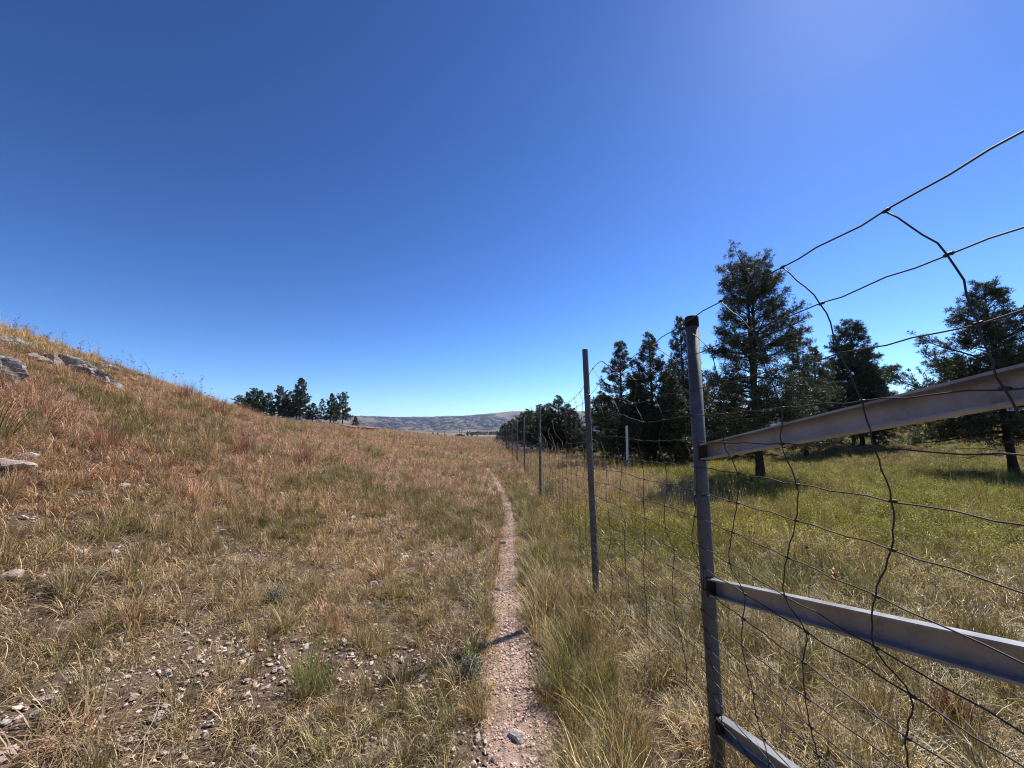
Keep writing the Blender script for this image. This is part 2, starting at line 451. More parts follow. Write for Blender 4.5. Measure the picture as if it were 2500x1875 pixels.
def hills_mat():
    m, nt, out = newmat('dry_hills'); N = NT(nt)
    co = N.n('ShaderNodeNewGeometry').outputs['Position']
    f = N.noise(co, .0011, 9, .68)
    c = N.ramp(f, [(.3, (.15, .115, .08)), (.5, (.23, .185, .125)), (.7, (.33, .27, .185))])
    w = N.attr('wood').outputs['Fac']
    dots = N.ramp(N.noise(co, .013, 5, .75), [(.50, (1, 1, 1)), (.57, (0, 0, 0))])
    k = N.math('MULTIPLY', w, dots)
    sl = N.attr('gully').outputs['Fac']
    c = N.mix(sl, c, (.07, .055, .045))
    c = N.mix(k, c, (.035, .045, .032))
    p = N.n('ShaderNodeBsdfPrincipled', ins={'Base Color': c, 'Roughness': 1, 'Specular IOR Level': .05})
    N.link(p.outputs[0], out.inputs[0]); return m
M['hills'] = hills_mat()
def build_hills():
    nr, na = 210, 760
    r = 470 * (8600 / 470) ** np.linspace(0, 1, nr); a = np.linspace(R(-80), R(80), na + 1)
    A, RR = np.meshgrid(a, r); X = RR * np.sin(A); Y = RR * np.cos(A); Z = hillz(X, Y)
    b = MB(); n = na + 1; i = np.arange(nr - 1)[:, None] * n; j = np.arange(na)[None, :]
    b.add(np.stack([X, Y, Z], -1).reshape(-1, 3), np.stack([i + j, i + n + j, i + n + j + 1, i + j + 1], -1).reshape(-1, 4))
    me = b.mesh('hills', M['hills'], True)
    az = X / np.maximum(Y, 1)
    wood = sstep(.47, .56, fbm(X / 620, Y / 800, 51, 4) + .2 * sstep(.02, -.12, az) * sstep(-.5, -.3, az) + .05 * sstep(.15, .5, az)) * sstep(3000, 3900, RR) * (1 - .8 * sstep(5900, 6150, RR))
    wood = np.maximum(wood, sstep(.60, .68, fbm(X / 300, Y / 160, 57, 3)) * sstep(1500, 1900, RR) * .9)
    at = me.attributes.new('wood', 'FLOAT', 'POINT'); at.data.foreach_set('value', wood.ravel())
    er = 1 - np.abs(fbm(X / 520, Y / 520, 11, 5) * 2 - 1)
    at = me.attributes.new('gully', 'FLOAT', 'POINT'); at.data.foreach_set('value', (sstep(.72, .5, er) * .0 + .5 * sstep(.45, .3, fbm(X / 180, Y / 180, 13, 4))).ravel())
    return tag(link('hills', me), kind='structure')
build_hills()

# ------------------------------------------------------------------ grass and other ground cover
def blades(n, length, lean, curl, width, radius, seg=4, rs=None, psi_bend=.6, el0=None):
    rs = rs or rng
    L = rs.uniform(*length, n); az = rs.uniform(0, 2 * PI, n)
    rr = radius * np.sqrt(rs.uniform(0, 1, n)); pa = rs.uniform(0, 2 * PI, n)
    th = PI / 2 - rs.uniform(*lean, n); k = rs.uniform(*curl, n); pb = rs.normal(0, psi_bend, n)
    w0 = rs.uniform(.6, 1.2, n) * width
    P = np.stack([rr * np.cos(pa), rr * np.sin(pa), np.full(n, -.015)], 1)
    az = np.where(rr > radius * .4, pa + rs.normal(0, .8, n), az)
    V = []
    for s in range(seg + 1):
        t = s / seg
        w = w0 * (1 - t ** 1.7) + .0004
        a = az + pb * t
        side = np.stack([-np.sin(a), np.cos(a), np.zeros(n)], 1) * (w / 2)[:, None]
        V.append(P - side); V.append(P + side)
        tt = th - k * (t ** 1.2)
        P = P + (L / seg)[:, None] * np.stack([np.cos(tt) * np.cos(a), np.cos(tt) * np.sin(a), np.sin(tt)], 1)
        P[:, 2] = np.maximum(P[:, 2], .004 if s > 0 else -.02)
    V = np.stack(V, 1)                                   # n, 2(seg+1), 3
    m = 2 * (seg + 1)
    base = (np.arange(n) * m)[:, None, None]
    q = np.array([[2 * s, 2 * s + 1, 2 * s + 3, 2 * s + 2] for s in range(seg)])[None]
    F = (base + q).reshape(-1, 4)
    bv = np.repeat(rs.uniform(0, 1, n), m)
    return V.reshape(-1, 3), F, bv

def tuft(kind, i):
    rs = np.random.default_rng(1000 + kind * 50 + i); b = MB()
    if kind == 0:      # short curly dry grass
        b.add(*blades(46, (.12, .27), (.0, .9), (1.0, 3.2), .0055, .09, 6, rs, 1.2))
    elif kind == 1:    # fine upright tuft
        b.add(*blades(60, (.14, .36), (.0, .45), (.2, 1.1), .0030, .05, 4, rs, .4))
        b.add(*blades(18, (.08, .2), (.5, 1.3), (.5, 2.), .004, .07, 4, rs, .8))
    elif kind == 2:    # long drooping bunch grass
        b.add(*blades(64, (.30, .62), (.0, .55), (.5, 1.7), .0034, .07, 6, rs, .4))
    elif kind == 3:    # seed stalks
        v, f, bv = blades(5, (.40, .75), (.0, .25), (.05, .35), .0026, .06, 5, rs, .15); b.add(v, f, bv)
        v = v.reshape(5, 12, 3)
        for k in range(5):
            top = (v[k, -1] + v[k, -2]) / 2; lo = (v[k, -5] + v[k, -6]) / 2
            for q in range(12):
                c = lo + (top - lo) * (q / 11.0) + rs.normal(0, .004, 3); d = rs.normal(0, 1, 3); d /= np.linalg.norm(d); e = np.cross(d, [0, 0, 1.0]) * .004
                b.add(np.array([c - e, c + e, c + d * .014 + [0, 0, .01]]), np.array([[0, 1, 2]]), .7)
        b.add(*blades(16, (.12, .3), (.1, .9), (.8, 2.), .0035, .05, 4, rs, .8))
    elif kind == 4:    # leafy meadow plant, many little leaves
        for k in range(9):
            a = rs.uniform(0, 2 * PI); l = rs.uniform(.10, .24); lean = rs.uniform(0, .5)
            p0 = np.array([rs.normal(0, .04), rs.normal(0, .04), 0]); d = np.array([math.cos(a) * math.sin(lean), math.sin(a) * math.sin(lean), math.cos(lean)])
            for q in range(13):
                c = p0 + d * l * (.25 + .75 * q / 12) + rs.normal(0, .008, 3)
                u = rs.normal(0, 1, 3); u[2] = abs(u[2]) * .4; u /= np.linalg.norm(u); s = np.cross(u, [0, 0, 1.0]); s /= np.linalg.norm(s) + 1e-6
                ll = rs.uniform(.014, .028); w = ll * .28
                b.add(np.array([c, c + u * ll * .5 + s * w, c + u * ll, c + u * ll * .5 - s * w]), np.array([[0, 1, 2, 3]]), rs.uniform(0, 1))
        b.add(*blades(16, (.1, .25), (.0, .6), (.3, 1.3), .003, .06, 4, rs))
    elif kind == 5:    # flattened dead mat
        b.add(*blades(50, (.18, .42), (.9, 1.45), (.2, 1.4), .0040, .11, 6, rs, 1.6))
    elif kind == 6:    # broad bladed tuft
        b.add(*blades(26, (.2, .42), (.1, .7), (.8, 1.9), .0075, .06, 6, rs, .3))
    elif kind == 7:    # stiff bristly clump of many fine stems, bluestem
        b.add(*blades(90, (.22, .5), (.0, .38), (.1, .8), .0030, .08, 4, rs, .3))
    return b
KINDS = 8; VAR = 3
tcol = bpy.data.collections.new('tuft_library')
for k in range(KINDS):
    for i in range(VAR):
        b = tuft(k, i)
        me = b.mesh('grass_tuft', M['leafy'] if k == 4 else M['blade'])
        o = bpy.data.objects.new('grass_tuft.%03d' % (k * VAR + i), me); tcol.objects.link(o)

def gn_group(name, coll):
    ng = bpy.data.node_groups.new(name, 'GeometryNodeTree')
    ng.interface.new_socket('Geometry', in_out='INPUT', socket_type='NodeSocketGeometry')
    ng.interface.new_socket('Geometry', in_out='OUTPUT', socket_type='NodeSocketGeometry')
    n = ng.nodes; gi = n.new('NodeGroupInput'); go = n.new('NodeGroupOutput')
    ci = n.new('GeometryNodeCollectionInfo'); ci.inputs[0].default_value = coll; ci.inputs[1].default_value = True; ci.inputs[2].default_value = True
    ip = n.new('GeometryNodeInstanceOnPoints'); ip.inputs['Pick Instance'].default_value = True
    def na(nm, t):
        a = n.new('GeometryNodeInputNamedAttribute'); a.data_type = t; a.inputs[0].default_value = nm
        return a.outputs[0]
    L = ng.links.new
    L(gi.outputs[0], ip.inputs['Points']); L(ci.outputs[0], ip.inputs['Instance'])
    L(na('kind', 'INT'), ip.inputs['Instance Index']); L(na('rot', 'FLOAT_VECTOR'), ip.inputs['Rotation']); L(na('scl', 'FLOAT_VECTOR'), ip.inputs['Scale'])
    L(ip.outputs[0], go.inputs[0])
    return ng
NG = gn_group('scatter_tufts', tcol)

def scatter_obj(name, P, kind, rot, scl, tint, ng=None):
    me = bpy.data.meshes.new(name); n = len(P)
    me.vertices.add(n); me.vertices.foreach_set('co', P.ravel())
    a = me.attributes.new('kind', 'INT', 'POINT'); a.data.foreach_set('value', kind.astype(np.int32))
    a = me.attributes.new('rot', 'FLOAT_VECTOR', 'POINT'); a.data.foreach_set('vector', rot.ravel())
    if scl.ndim == 1: scl = np.repeat(scl[:, None], 3, 1)
    a = me.attributes.new('scl', 'FLOAT_VECTOR', 'POINT'); a.data.foreach_set('vector', scl.ravel())
    a = me.attributes.new('tint', 'FLOAT_COLOR', 'POINT'); a.data.foreach_set('color', np.concatenate([tint, np.ones((n, 1))], 1).ravel())
    o = link(name, me)
    md = o.modifiers.new('scatter', 'NODES'); md.node_group = ng or NG
    return o

def wedge(D0, r0, pw, rmin, rmax, amin=-63, amax=63):
    """random places whose density is min(D0, D0*(r0/r)^pw) per m2"""
    rr = np.linspace(rmin, rmax, 4000); dens = np.minimum(D0, D0 * (r0 / np.maximum(rr, 1e-3)) ** pw)
    w = dens * rr; cdf = np.concatenate([[0], np.cumsum((w[1:] + w[:-1]) / 2 * np.diff(rr))])
    n = int(cdf[-1] * R(amax - amin))
    r = np.interp(rng.uniform(0, cdf[-1], n), cdf, rr); a = R(1) * rng.uniform(amin, amax, n)
    return r * np.sin(a), r * np.cos(a), r

ROCK_ZONES = []          # (x, y, r) kept free of grass
def keep(x, y):
    k = (np.abs(x - path_x(y)) > path_w(y) * (.26 + .42 * vnoise(x * 6 + 9, y * 3.2, 88)) + rng.normal(0, .035, len(x))) | (y > 45)
    k &= road_dist(x, y) > 1.45
    for (a, b, r) in ROCK_ZONES: k &= np.hypot(x - a, y - b) > r
    return k
def pick(n, probs):
    """random kind index per point from a dict kind -> weight array"""
    ks = list(probs); W = np.stack([np.broadcast_to(probs[k], (n,)) for k in ks], 1); W = W / W.sum(1, keepdims=True)
    c = np.cumsum(W, 1); u = rng.uniform(0, 1, (n, 1)); return np.array(ks)[np.minimum((u > c).sum(1), len(ks) - 1)]
def lay(name, x, y, kinds, size, tint, label=None, lean=None, sink=0.0):
    n = len(x); P = np.stack([x, y, H(x, y) - sink], 1)
    rot = np.stack([rng.normal(0, .10, n), rng.normal(0, .10, n), rng.uniform(0, 2 * PI, n)], 1)
    if lean is not None: 
        # a common lean, applied about world axes before the spin
        rot[:, 2] = rng.uniform(0, 2 * PI, n); rot[:, 0] += lean[0]; rot[:, 1] += lean[1]
    s = size * rng.uniform(.7, 1.3, n)
    scl = np.stack([s, s, s * rng.uniform(.8, 1.2, n)], 1)
    o = scatter_obj(name, P, kinds * VAR + rng.integers(0, VAR, n), rot, scl, tint)
    tag(o, label, 'grass', kind='stuff'); return o
def jitter(c, a=.18, hue=.06):
    n = len(c); return np.clip(c * (1 + rng.normal(0, a, (n, 1))) * (1 + rng.normal(0, hue, (n, 3))), .01, .9)

def make_grass():
    # hillside and trail side
    x, y, r = wedge(150, 6.5, 1.35, .55, 150, -66, 40)
    ok = keep(x, y) & (x < np.where(y < 12, path_x(y) - .1, fence_x(y) + .1))
    bare = bare_f(x, y)
    ok &= ~((bare < .41) & (r < 7) & (rng.uniform(0, 1, len(x)) < .55))
    x, y, r = x[ok], y[ok], r[ok]
    n2 = fbm(x * 1.1, y * 1.1, 31, 3); n1 = fbm(x * .32, y * .32, 21, 4); cl = fbm(x * .9, y * .9, 81, 2)
    far = sstep(6, 14, r)
    kinds = pick(len(x), {0: 1.35 - .2 * far, 1: .08 + .35 * sstep(.52, .68, n2) + .2 * (1 - far), 3: .03 + .09 * far, 7: .02 + .25 * sstep(.55, .7, cl) * sstep(3, 8, r), 5: .45 * (1 - far), 6: .05 + .0 * n1})
    size = (.60 + .24 * sstep(3, 8, r)) * (.75 + .5 * n1) * (1 + 1.1 * sstep(18, 90, r))
    size = size * np.where(kinds == 3, .75, 1) * np.where(kinds == 7, .8, 1)
    c = field(x, y)
    c = mixc(c, C['olive'] * np.ones((len(x), 3)), (kinds == 1) * .5)
    c = mixc(c, C['red'] * np.ones((len(x), 3)), (kinds == 7) * .25)
    c = mixc(c, C['grey'] * np.ones((len(x), 3)), (kinds == 5) * .5)
    lay('dry_grass', x, y, kinds, size, jitter(c), 'short curly tan and reddish dry grass covering the hillside left of the trail')
    # tall bunch grass between trail and fence
    x, y, r = wedge(210, 5, 1.3, .7, 42, -12, 40)
    off = x - path_x(y)
    ok = (off > path_w(y) * (.36 + .3 * vnoise(y * 3.4, y * 0, 89)) + .05) & (x < fence_x(y) + .02)
    x, y, r, off = x[ok], y[ok], r[ok], off[ok]
    n2 = fbm(x * 1.3, y * 1.3, 91, 3); dry = sstep(.45, .62, n2 + .25 * sstep(.45, .8, off)) 
    kinds = pick(len(x), {2: .55 * (1 - .55 * dry), 1: .5, 5: .35 * dry + .05, 0: .35 * dry, 3: .03})
    size = .84 * (.62 + .35 * n2) * (1 - .25 * sstep(6, 12, y)) * (.75 + .3 * sstep(.1, .35, off) - .45 * sstep(.45, .8, off))
    c = mixc(C['olive'] * 1.25 * np.ones((len(x), 3)), C['straw'] * .85 * np.ones((len(x), 3)), dry * .65)
    c = mixc(c, C['olive'] * 1.3 * np.ones((len(x), 3)), sstep(6, 11, y) * .45)
    # sprigs creeping in from both rims of the trail
    m = 900; y2 = .9 + 10 * rng.uniform(0, 1, m) ** 1.4; sd = rng.choice([-1, 1], m); x2 = path_x(y2) + sd * path_w(y2) * (.44 + .26 * rng.uniform(0, 1, m)); g = vnoise(y2 * 4 + sd * 9, sd * 3.0, 66) > .42
    x2, y2 = x2[g], y2[g]; m = len(x2); k2 = rng.choice([0, 5, 1, 5], m)
    x = np.concatenate([x, x2]); y = np.concatenate([y, y2]); kinds = np.concatenate([kinds, k2]); size = np.concatenate([size, np.full(m, .42)]); c = np.concatenate([c, mixc(C['tan'] * np.ones((m, 3)), C['olive'] * 1.2 * np.ones((m, 3)), rng.uniform(0, .8, m))])
    lay('bunch_grass', x, y, kinds, size, jitter(c), 'tall leaning olive green grass between the trail and the fence')
    # right of the fence
    x, y, r = wedge(190, 5.2, 1.3, .7, 110, -5, 66)
    ok = keep(x, y) & (x > fence_x(y) - .05)
    x, y, r = x[ok], y[ok], r[ok]
    n1 = fbm(x * .32, y * .32, 21, 4); n2 = fbm(x * 1.1, y * 1.1, 31, 3)
    mead = sstep(3.6, 8, y + x * .25); strip = sstep(6, 10, y) * (1 - sstep(3.2, 5.5, x - fence_x(y)))
    kn = sstep(21, 36, r) * sstep(6, 16, x)
    kinds = pick(len(x), {5: .62 * (1 - mead), 0: .40 * (1 - mead) + .35 * strip + .25 * kn + .08, 1: .26 + .25 * sstep(.4, .6, n2), 4: mead * (1 - .85 * strip) * 1.5, 6: .24 * (1 - mead), 3: .03 + .2 * strip, 2: .06 * (1 - mead)})
    size = (.72 + .2 * mead) * (.8 + .45 * n1) * (1 + .9 * sstep(18, 90, r))
    c = field(x, y)
    c = mixc(c, C['olive'] * np.ones((len(x), 3)), ((kinds == 1) | (kinds == 6) | (kinds == 2)) * .6)
    c = mixc(c, C['yg'] * 1.15 * np.ones((len(x), 3)), (kinds == 4) * .35)
    c = mixc(c, C['straw'] * np.ones((len(x), 3)), (kinds == 5) * .5)
    lay('meadow_grass', x, y, kinds, size, jitter(c), 'yellow green meadow with dead straw mat behind the wire fence')

# ------------------------------------------------------------------ stones
def stone_mesh(seed, flat=.5, sub=3, rough=.25, layers=0):
    rs = np.random.default_rng(seed)
    import bmesh
    bm = bmesh.new(); bmesh.ops.create_icosphere(bm, subdivisions=sub, radius=1)
    v = np.array([q.co[:] for q in bm.verts])
    # cut by random planes: angular stone
    for k in range(11):
        d = rs.normal(0, 1, 3); d[2] *= .8; d /= np.linalg.norm(d); h = rs.uniform(.45, .85)
        s = v @ d; v = v - np.where(s > h, s - h, 0)[:, None] * d
    nn = fbm(v[:, 0] * 1.7 + seed, v[:, 1] * 1.7 + v[:, 2] * 1.3, seed, 3) - .5
    v = v * (1 + rough * nn)[:, None]
    if layers:
        q = v[:, 2] * layers; fr = np.floor(q); off = _hash(fr, fr * 0, seed) - .5
        v[:, :2] *= (1 + .22 * off)[:, None]
        v[:, 2] = (fr + sstep(.15, .85, q - fr)) / layers
    v[:, 2] *= flat
    for q, c in zip(bm.verts, v): q.co = c
    b = MB(); b.add(v, np.array([[w.index for w in f.verts] for f in bm.faces])); bm.free()
    return b
glib = bpy.data.collections.new('pebble_library')
for i in range(6):
    me = stone_mesh(300 + i, .45, 2, .2).mesh('pebble', M['gravel'])
    o = bpy.data.objects.new('pebble.%03d' % i, me); glib.objects.link(o)
NGG = gn_group('scatter_pebbles', glib)
def make_gravel():
    pal = np.array([(.70, .54, .44), (.62, .42, .32), (.78, .67, .58), (.46, .31, .24), (.68, .45, .35), (.35, .27, .22)])
    def put(x, y, s, name, label):
        n = len(x); P = np.stack([x, y, H(x, y) + .006 + s * .12], 1)
        rot = np.stack([rng.normal(0, .3, n), rng.normal(0, .3, n), rng.uniform(0, 6.3, n)], 1)
        scl = np.stack([s * rng.uniform(.6, 1.3, n), s * rng.uniform(.6, 1.2, n), s * rng.uniform(.5, 1.1, n)], 1)
        o = scatter_obj(name, P, rng.integers(0, 6, n), rot, scl, jitter(pal[rng.integers(0, 6, n)], .12, .03), NGG)
        tag(o, label, 'gravel', kind='stuff')
    # on the trail
    n = 27000; y = .9 + 14 * rng.uniform(0, 1, n) ** 1.6; u = np.clip(rng.standard_t(4, n) * .36, -1.6, 1.6)
    x = path_x(y) + u * path_w(y) * (.62 + .18 * (y < 3)); s = .0045 + .0105 * rng.uniform(0, 1, n) ** 2.2 + .012 * (rng.uniform(0, 1, n) > .985)
    dust = vnoise(x * 9 + 3, y * 5, 61) * .6 + vnoise(x * 25, y * 18, 62) * .4; k = rng.uniform(0, 1, n) < np.clip((dust - .28) * 3.2, .12, 1); x, y, s = x[k], y[k], s[k]
    put(x, y, s, 'trail_gravel', 'pinkish pale limestone gravel strewn along the narrow trail')
    # in the bare places of the slope
    x, y, r = wedge(1300, 3.5, 1.7, .8, 12, -64, 10)
    bare = bare_f(x, y); ok = (x < path_x(y) - .1) & ((bare < .42) | (rng.uniform(0, 1, len(x)) < .3)); x, y = x[ok], y[ok]
    s = .004 + .017 * rng.uniform(0, 1, len(x)) ** 3.5
    put(x, y, s, 'slope_gravel', 'small pale and pink stone chips in the bare patches of the slope')

# ------------------------------------------------------------------ pines
def pine(seed, Ht, Rd, base, prof, nbr0=110, dens=1.0, nl=.15, dead=10, fork=None, lean=(0, 0), r0=None, kneedle=19, nw=.017):
    """returns (trunk MB, crown MB) of an open ragged pine"""
    rs = np.random.default_rng(seed); tb = MB(); cb = MB(); nbr = int(nbr0 * 1.25)
    r0 = r0 or Ht * .016 + .03
    nz = 14; t = np.linspace(0, 1, nz)
    ax = np.cumsum(rs.normal(0, .010 * Ht / 8, nz)) + lean[0] * t * Ht; ay = np.cumsum(rs.normal(0, .010 * Ht / 8, nz)) + lean[1] * t * Ht
    ax -= ax[0]; ay -= ay[0]
    A = np.stack([ax, ay, t * Ht * .98 - .15 * (t == 0)], 1)
    rad = r0 * (1 - t) ** .85 + .008; rad[0] *= 1.35
    tb.tube(A, rad, 9)
    leaders = [(A, 0.0, 1.0)]
    if fork:
        f0, dx, dy, f1 = fork
        p0 = np.array([np.interp(f0, t, A[:, i]) for i in range(3)]); tt = np.linspace(0, 1, 8)
        B = p0 + np.stack([dx * tt ** .6, dy * tt ** .6, (f1 - f0) * Ht * tt], 1)
        tb.tube(B, r0 * .6 * (1 - tt) ** .8 + .008, 7)
        leaders.append((B, f0, f1))
    pos = []; dirs = []
    for i in range(nbr):
        f = base + (1 - base) * ((i + rs.uniform(0, 1)) / nbr) ** .92
        u = (f - base) / (1 - base); f = min(.995, max(base, f + rs.normal(0, .02)))
        Ld = leaders[0]
        if len(leaders) > 1 and f > leaders[1][1] + .03 and f < leaders[1][2] and rs.uniform() < .5: Ld = leaders[1]
        q = np.clip((f - Ld[1]) / (Ld[2] - Ld[1]), 0, 1)
        p0 = np.array([np.interp(q, np.linspace(0, 1, len(Ld[0])), Ld[0][:, k]) for k in range(3)])
        az = i * 2.399 + rs.normal(0, .5)
        gapn = .70 + .60 * vnoise(np.array([az * 1.1]), np.array([f * 9]), seed)[0]
        L = Rd * np.interp(u, np.linspace(0, 1, len(prof)), prof) * rs.uniform(.62, 1.12) * gapn
        if len(leaders) > 1 and f > leaders[1][1] + .03: L *= .8
        el = np.interp(u, [0, .5, 1], [-.10, .28, .95]) + rs.normal(0, .20)
        m = 6; s = np.linspace(0, 1, m); e = el + .55 * s ** 2 * (1 - .4 * u) - .18 * np.sin(s * PI)
        st = L / (m - 1); d = np.stack([np.cos(az + rs.normal(0, .1, m)) * np.cos(e), np.sin(az + rs.normal(0, .1, m)) * np.cos(e), np.sin(e)], 1)
        B = p0 + np.concatenate([[np.zeros(3)], np.cumsum(d[:-1] * st, 0)])
        br = max(.006, .020 * L ** .8); tb.tube(B, br * (1 - .8 * s), 4, cap=False)
        nsub = max(4, int(L * 8.5 * dens))
        for k in range(nsub):
            w = rs.uniform(.28, 1.0) ** .8; bp = np.array([np.interp(w, s, B[:, c]) for c in range(3)])
            sa = az + rs.choice([-1, 1]) * rs.uniform(.3, 1.2); se = rs.normal(.30, .48); sl = rs.uniform(.16, .50) * L * (1.15 - w) + .08
            sd = np.array([math.cos(sa) * math.cos(se), math.sin(sa) * math.cos(se), math.sin(se)])
            ep = bp + sd * sl
            if L > .5: tb.tube([bp, ep], [.006, .003], 3, cap=False)
            nc = max(1, int(round(sl / (nl * .75))))
            for c in range(nc):
                pos.append(bp + sd * sl * (c + 1) / nc + rs.normal(0, nl * .18, 3)); dirs.append(sd + [0, 0, .45])
        for w in (1.0, .9): pos.append(np.array([np.interp(w, s, B[:, c]) for c in range(3)])); dirs.append(d[-1] + [0, 0, .3])
    for Ld in leaders:
        for k in range(10): pos.append(Ld[0][-1] - [0, 0, k * .05 * Ht / 8] + rs.normal(0, .03, 3)); dirs.append(np.array([0, 0, 1.0]))
    pos = np.array(pos); dirs = np.array(dirs); n = len(pos); K = kneedle
    D = rs.normal(0, 1, (n, K, 3)) * .85 + dirs[:, None, :]; D /= np.linalg.norm(D, axis=2, keepdims=True)
    S = np.cross(D, rs.normal(0, 1, (n, K, 3))); S /= np.linalg.norm(S, axis=2, keepdims=True) + 1e-9
    ln = nl * rs.uniform(.6, 1.15, (n, K, 1)); w = nw * rs.uniform(.7, 1.3, (n, K, 1))
    o = pos[:, None, :] + D * nl * .08 + rs.normal(0, nl * .12, (n, K, 3))
    V = np.stack([o - S * w * .35, o + D * ln * .55 - S * w * .5, o + D * ln, o + D * ln * .55 + S * w * .5], 2)
    bv = np.clip(rs.uniform(0, 1, (n, 1)) ** 1.6 * .6 + rs.uniform(0, 1, (n, K)) ** 2 * .55, 0, 1)
    cb.add(V.reshape(-1, 3), np.arange(n * K * 4).reshape(-1, 4), np.repeat(bv.ravel(), 4))
    # dead lower limbs
    for i in range(dead):
        f = rs.uniform(.08, base + .12); p0 = np.array([np.interp(f, t, A[:, k]) for k in range(3)]); az = rs.uniform(0, 2 * PI); L = Rd * rs.uniform(.35, .85)
        s = np.linspace(0, 1, 7); e = .1 - .75 * s + rs.normal(0, .12, 7); a = az + np.cumsum(rs.normal(0, .12, 7))
        B = p0 + np.concatenate([[np.zeros(3)], np.cumsum(np.stack([np.cos(a) * np.cos(e), np.sin(a) * np.cos(e), np.sin(e)], 1)[:-1] * L / 6, 0)])
        tb.tube(B, .016 * (1 - .8 * s), 4, cap=False)
        for k in range(9):
            w = rs.uniform(.25, 1); bp = np.array([np.interp(w, s, B[:, c]) for c in range(3)]); dd = rs.normal(0, 1, 3); dd[2] = dd[2] * .5 - .3; dd /= np.linalg.norm(dd)
            mid = bp + dd * L * .14; dd2 = dd + rs.normal(0, .4, 3)
            tb.tube([bp, mid, mid + dd2 * L * .10], [.007, .005, .003], 3, cap=False)
    return tb, cb

def plant_pine(tm, cm, x, y, rz, scale, label, group=None, name='pine_tree', z=None):
    z = Hs(x, y) if z is None else z
    e = empty(name, (x, y, z), rz, label=label, cat='tree', group=group); e.scale = (scale,) * 3 if not hasattr(scale, '__len__') else scale
    link('trunk', tm, e); link('crown', cm, e); return e

# ------------------------------------------------------------------ the wire fence
def c4(x, y): return (1600 + x * .40687, 550 + y * .40687)
def c5(x, y): return (1600 + x * .40687, 1200 + y * .40687)
def c3(x, y): return (1150 + x * .27125, 850 + y * .27125)
def c3p(x, y): return (1400 + x * .27735, 720 + y * .27735)
WOFF = .042
def on_fence(px, py):
    xr, zr = ray(px, py); d = np.linspace(.3, 12, 6000)
    k = np.argmax(fence_x(d) - WOFF - xr * d < 0)
    return d[k], EYE + zr * d[k]
TR = {
 'C': [(2164, 514), (2318, 621), (2389.5, 790), (2454, 949)],
 'D': [c4(765, 250), c4(1000, 470), c4(1120, 770), c4(1245, 1055), c4(1325, 1345), c4(1430, 1655), c5(1425, 350), c5(1325, 628), c5(1325, 935), c5(1545, 1225), c5(1510, 1475), c5(1540, 1700)],
 'B': [c4(390, 455), c4(580, 630), c4(672, 880), c4(765, 1095), c4(760, 1312), c4(855, 1555), c5(850, 175), c5(795, 395), c5(780, 625), c5(910, 845), c5(890, 1025), c5(905, 1235), c5(935, 1410), c5(980, 1580), c5(1020, 1750)],
 'A': [c4(155, 600), c4(325, 740), c4(385, 960), c4(428, 1130), c4(415, 1305), c4(500, 1490), c5(495, 70), c5(465, 245), c5(450, 430), c5(540, 615), c5(530, 765), c5(525, 925), c5(555, 1060), c5(590, 1205), c5(610, 1345), c5(650, 1480), c5(685, 1620)],
 'Z': [(1590, 842), (1651, 885), (1663, 956), (1685.6, 1015), (1674.5, 1075), (1699.5, 1140), c5(250, 0), c5(240, 150), c5(225, 305), c5(290, 460), c5(290, 585), c5(282, 710), c5(300, 830), c5(315, 940), c5(345, 1050), c5(372, 1165), c5(395, 1290), c5(405, 1400)],
 'Y': [c3p(508, 558), c3p(720, 680), c3p(725, 895), c3p(795, 1100), c3p(755, 1285), c3p(810, 1478), c3(1770, 1225), c3(1750, 1420), c3(1755, 1620), c5(115, 350), c5(110, 460), c5(105, 570), c5(115, 665), c5(125, 760), c5(155, 860), c5(170, 950), c5(190, 1050), c5(190, 1155)],
 'X': [c3p(365, 670), c3p(548, 750), c3p(545, 955), c3p(615, 1120), c3p(575, 1280), c3p(607, 1462), c3(1560, 1180), c3(1555, 1355), c3(1570, 1530)],
}
NROW = 18
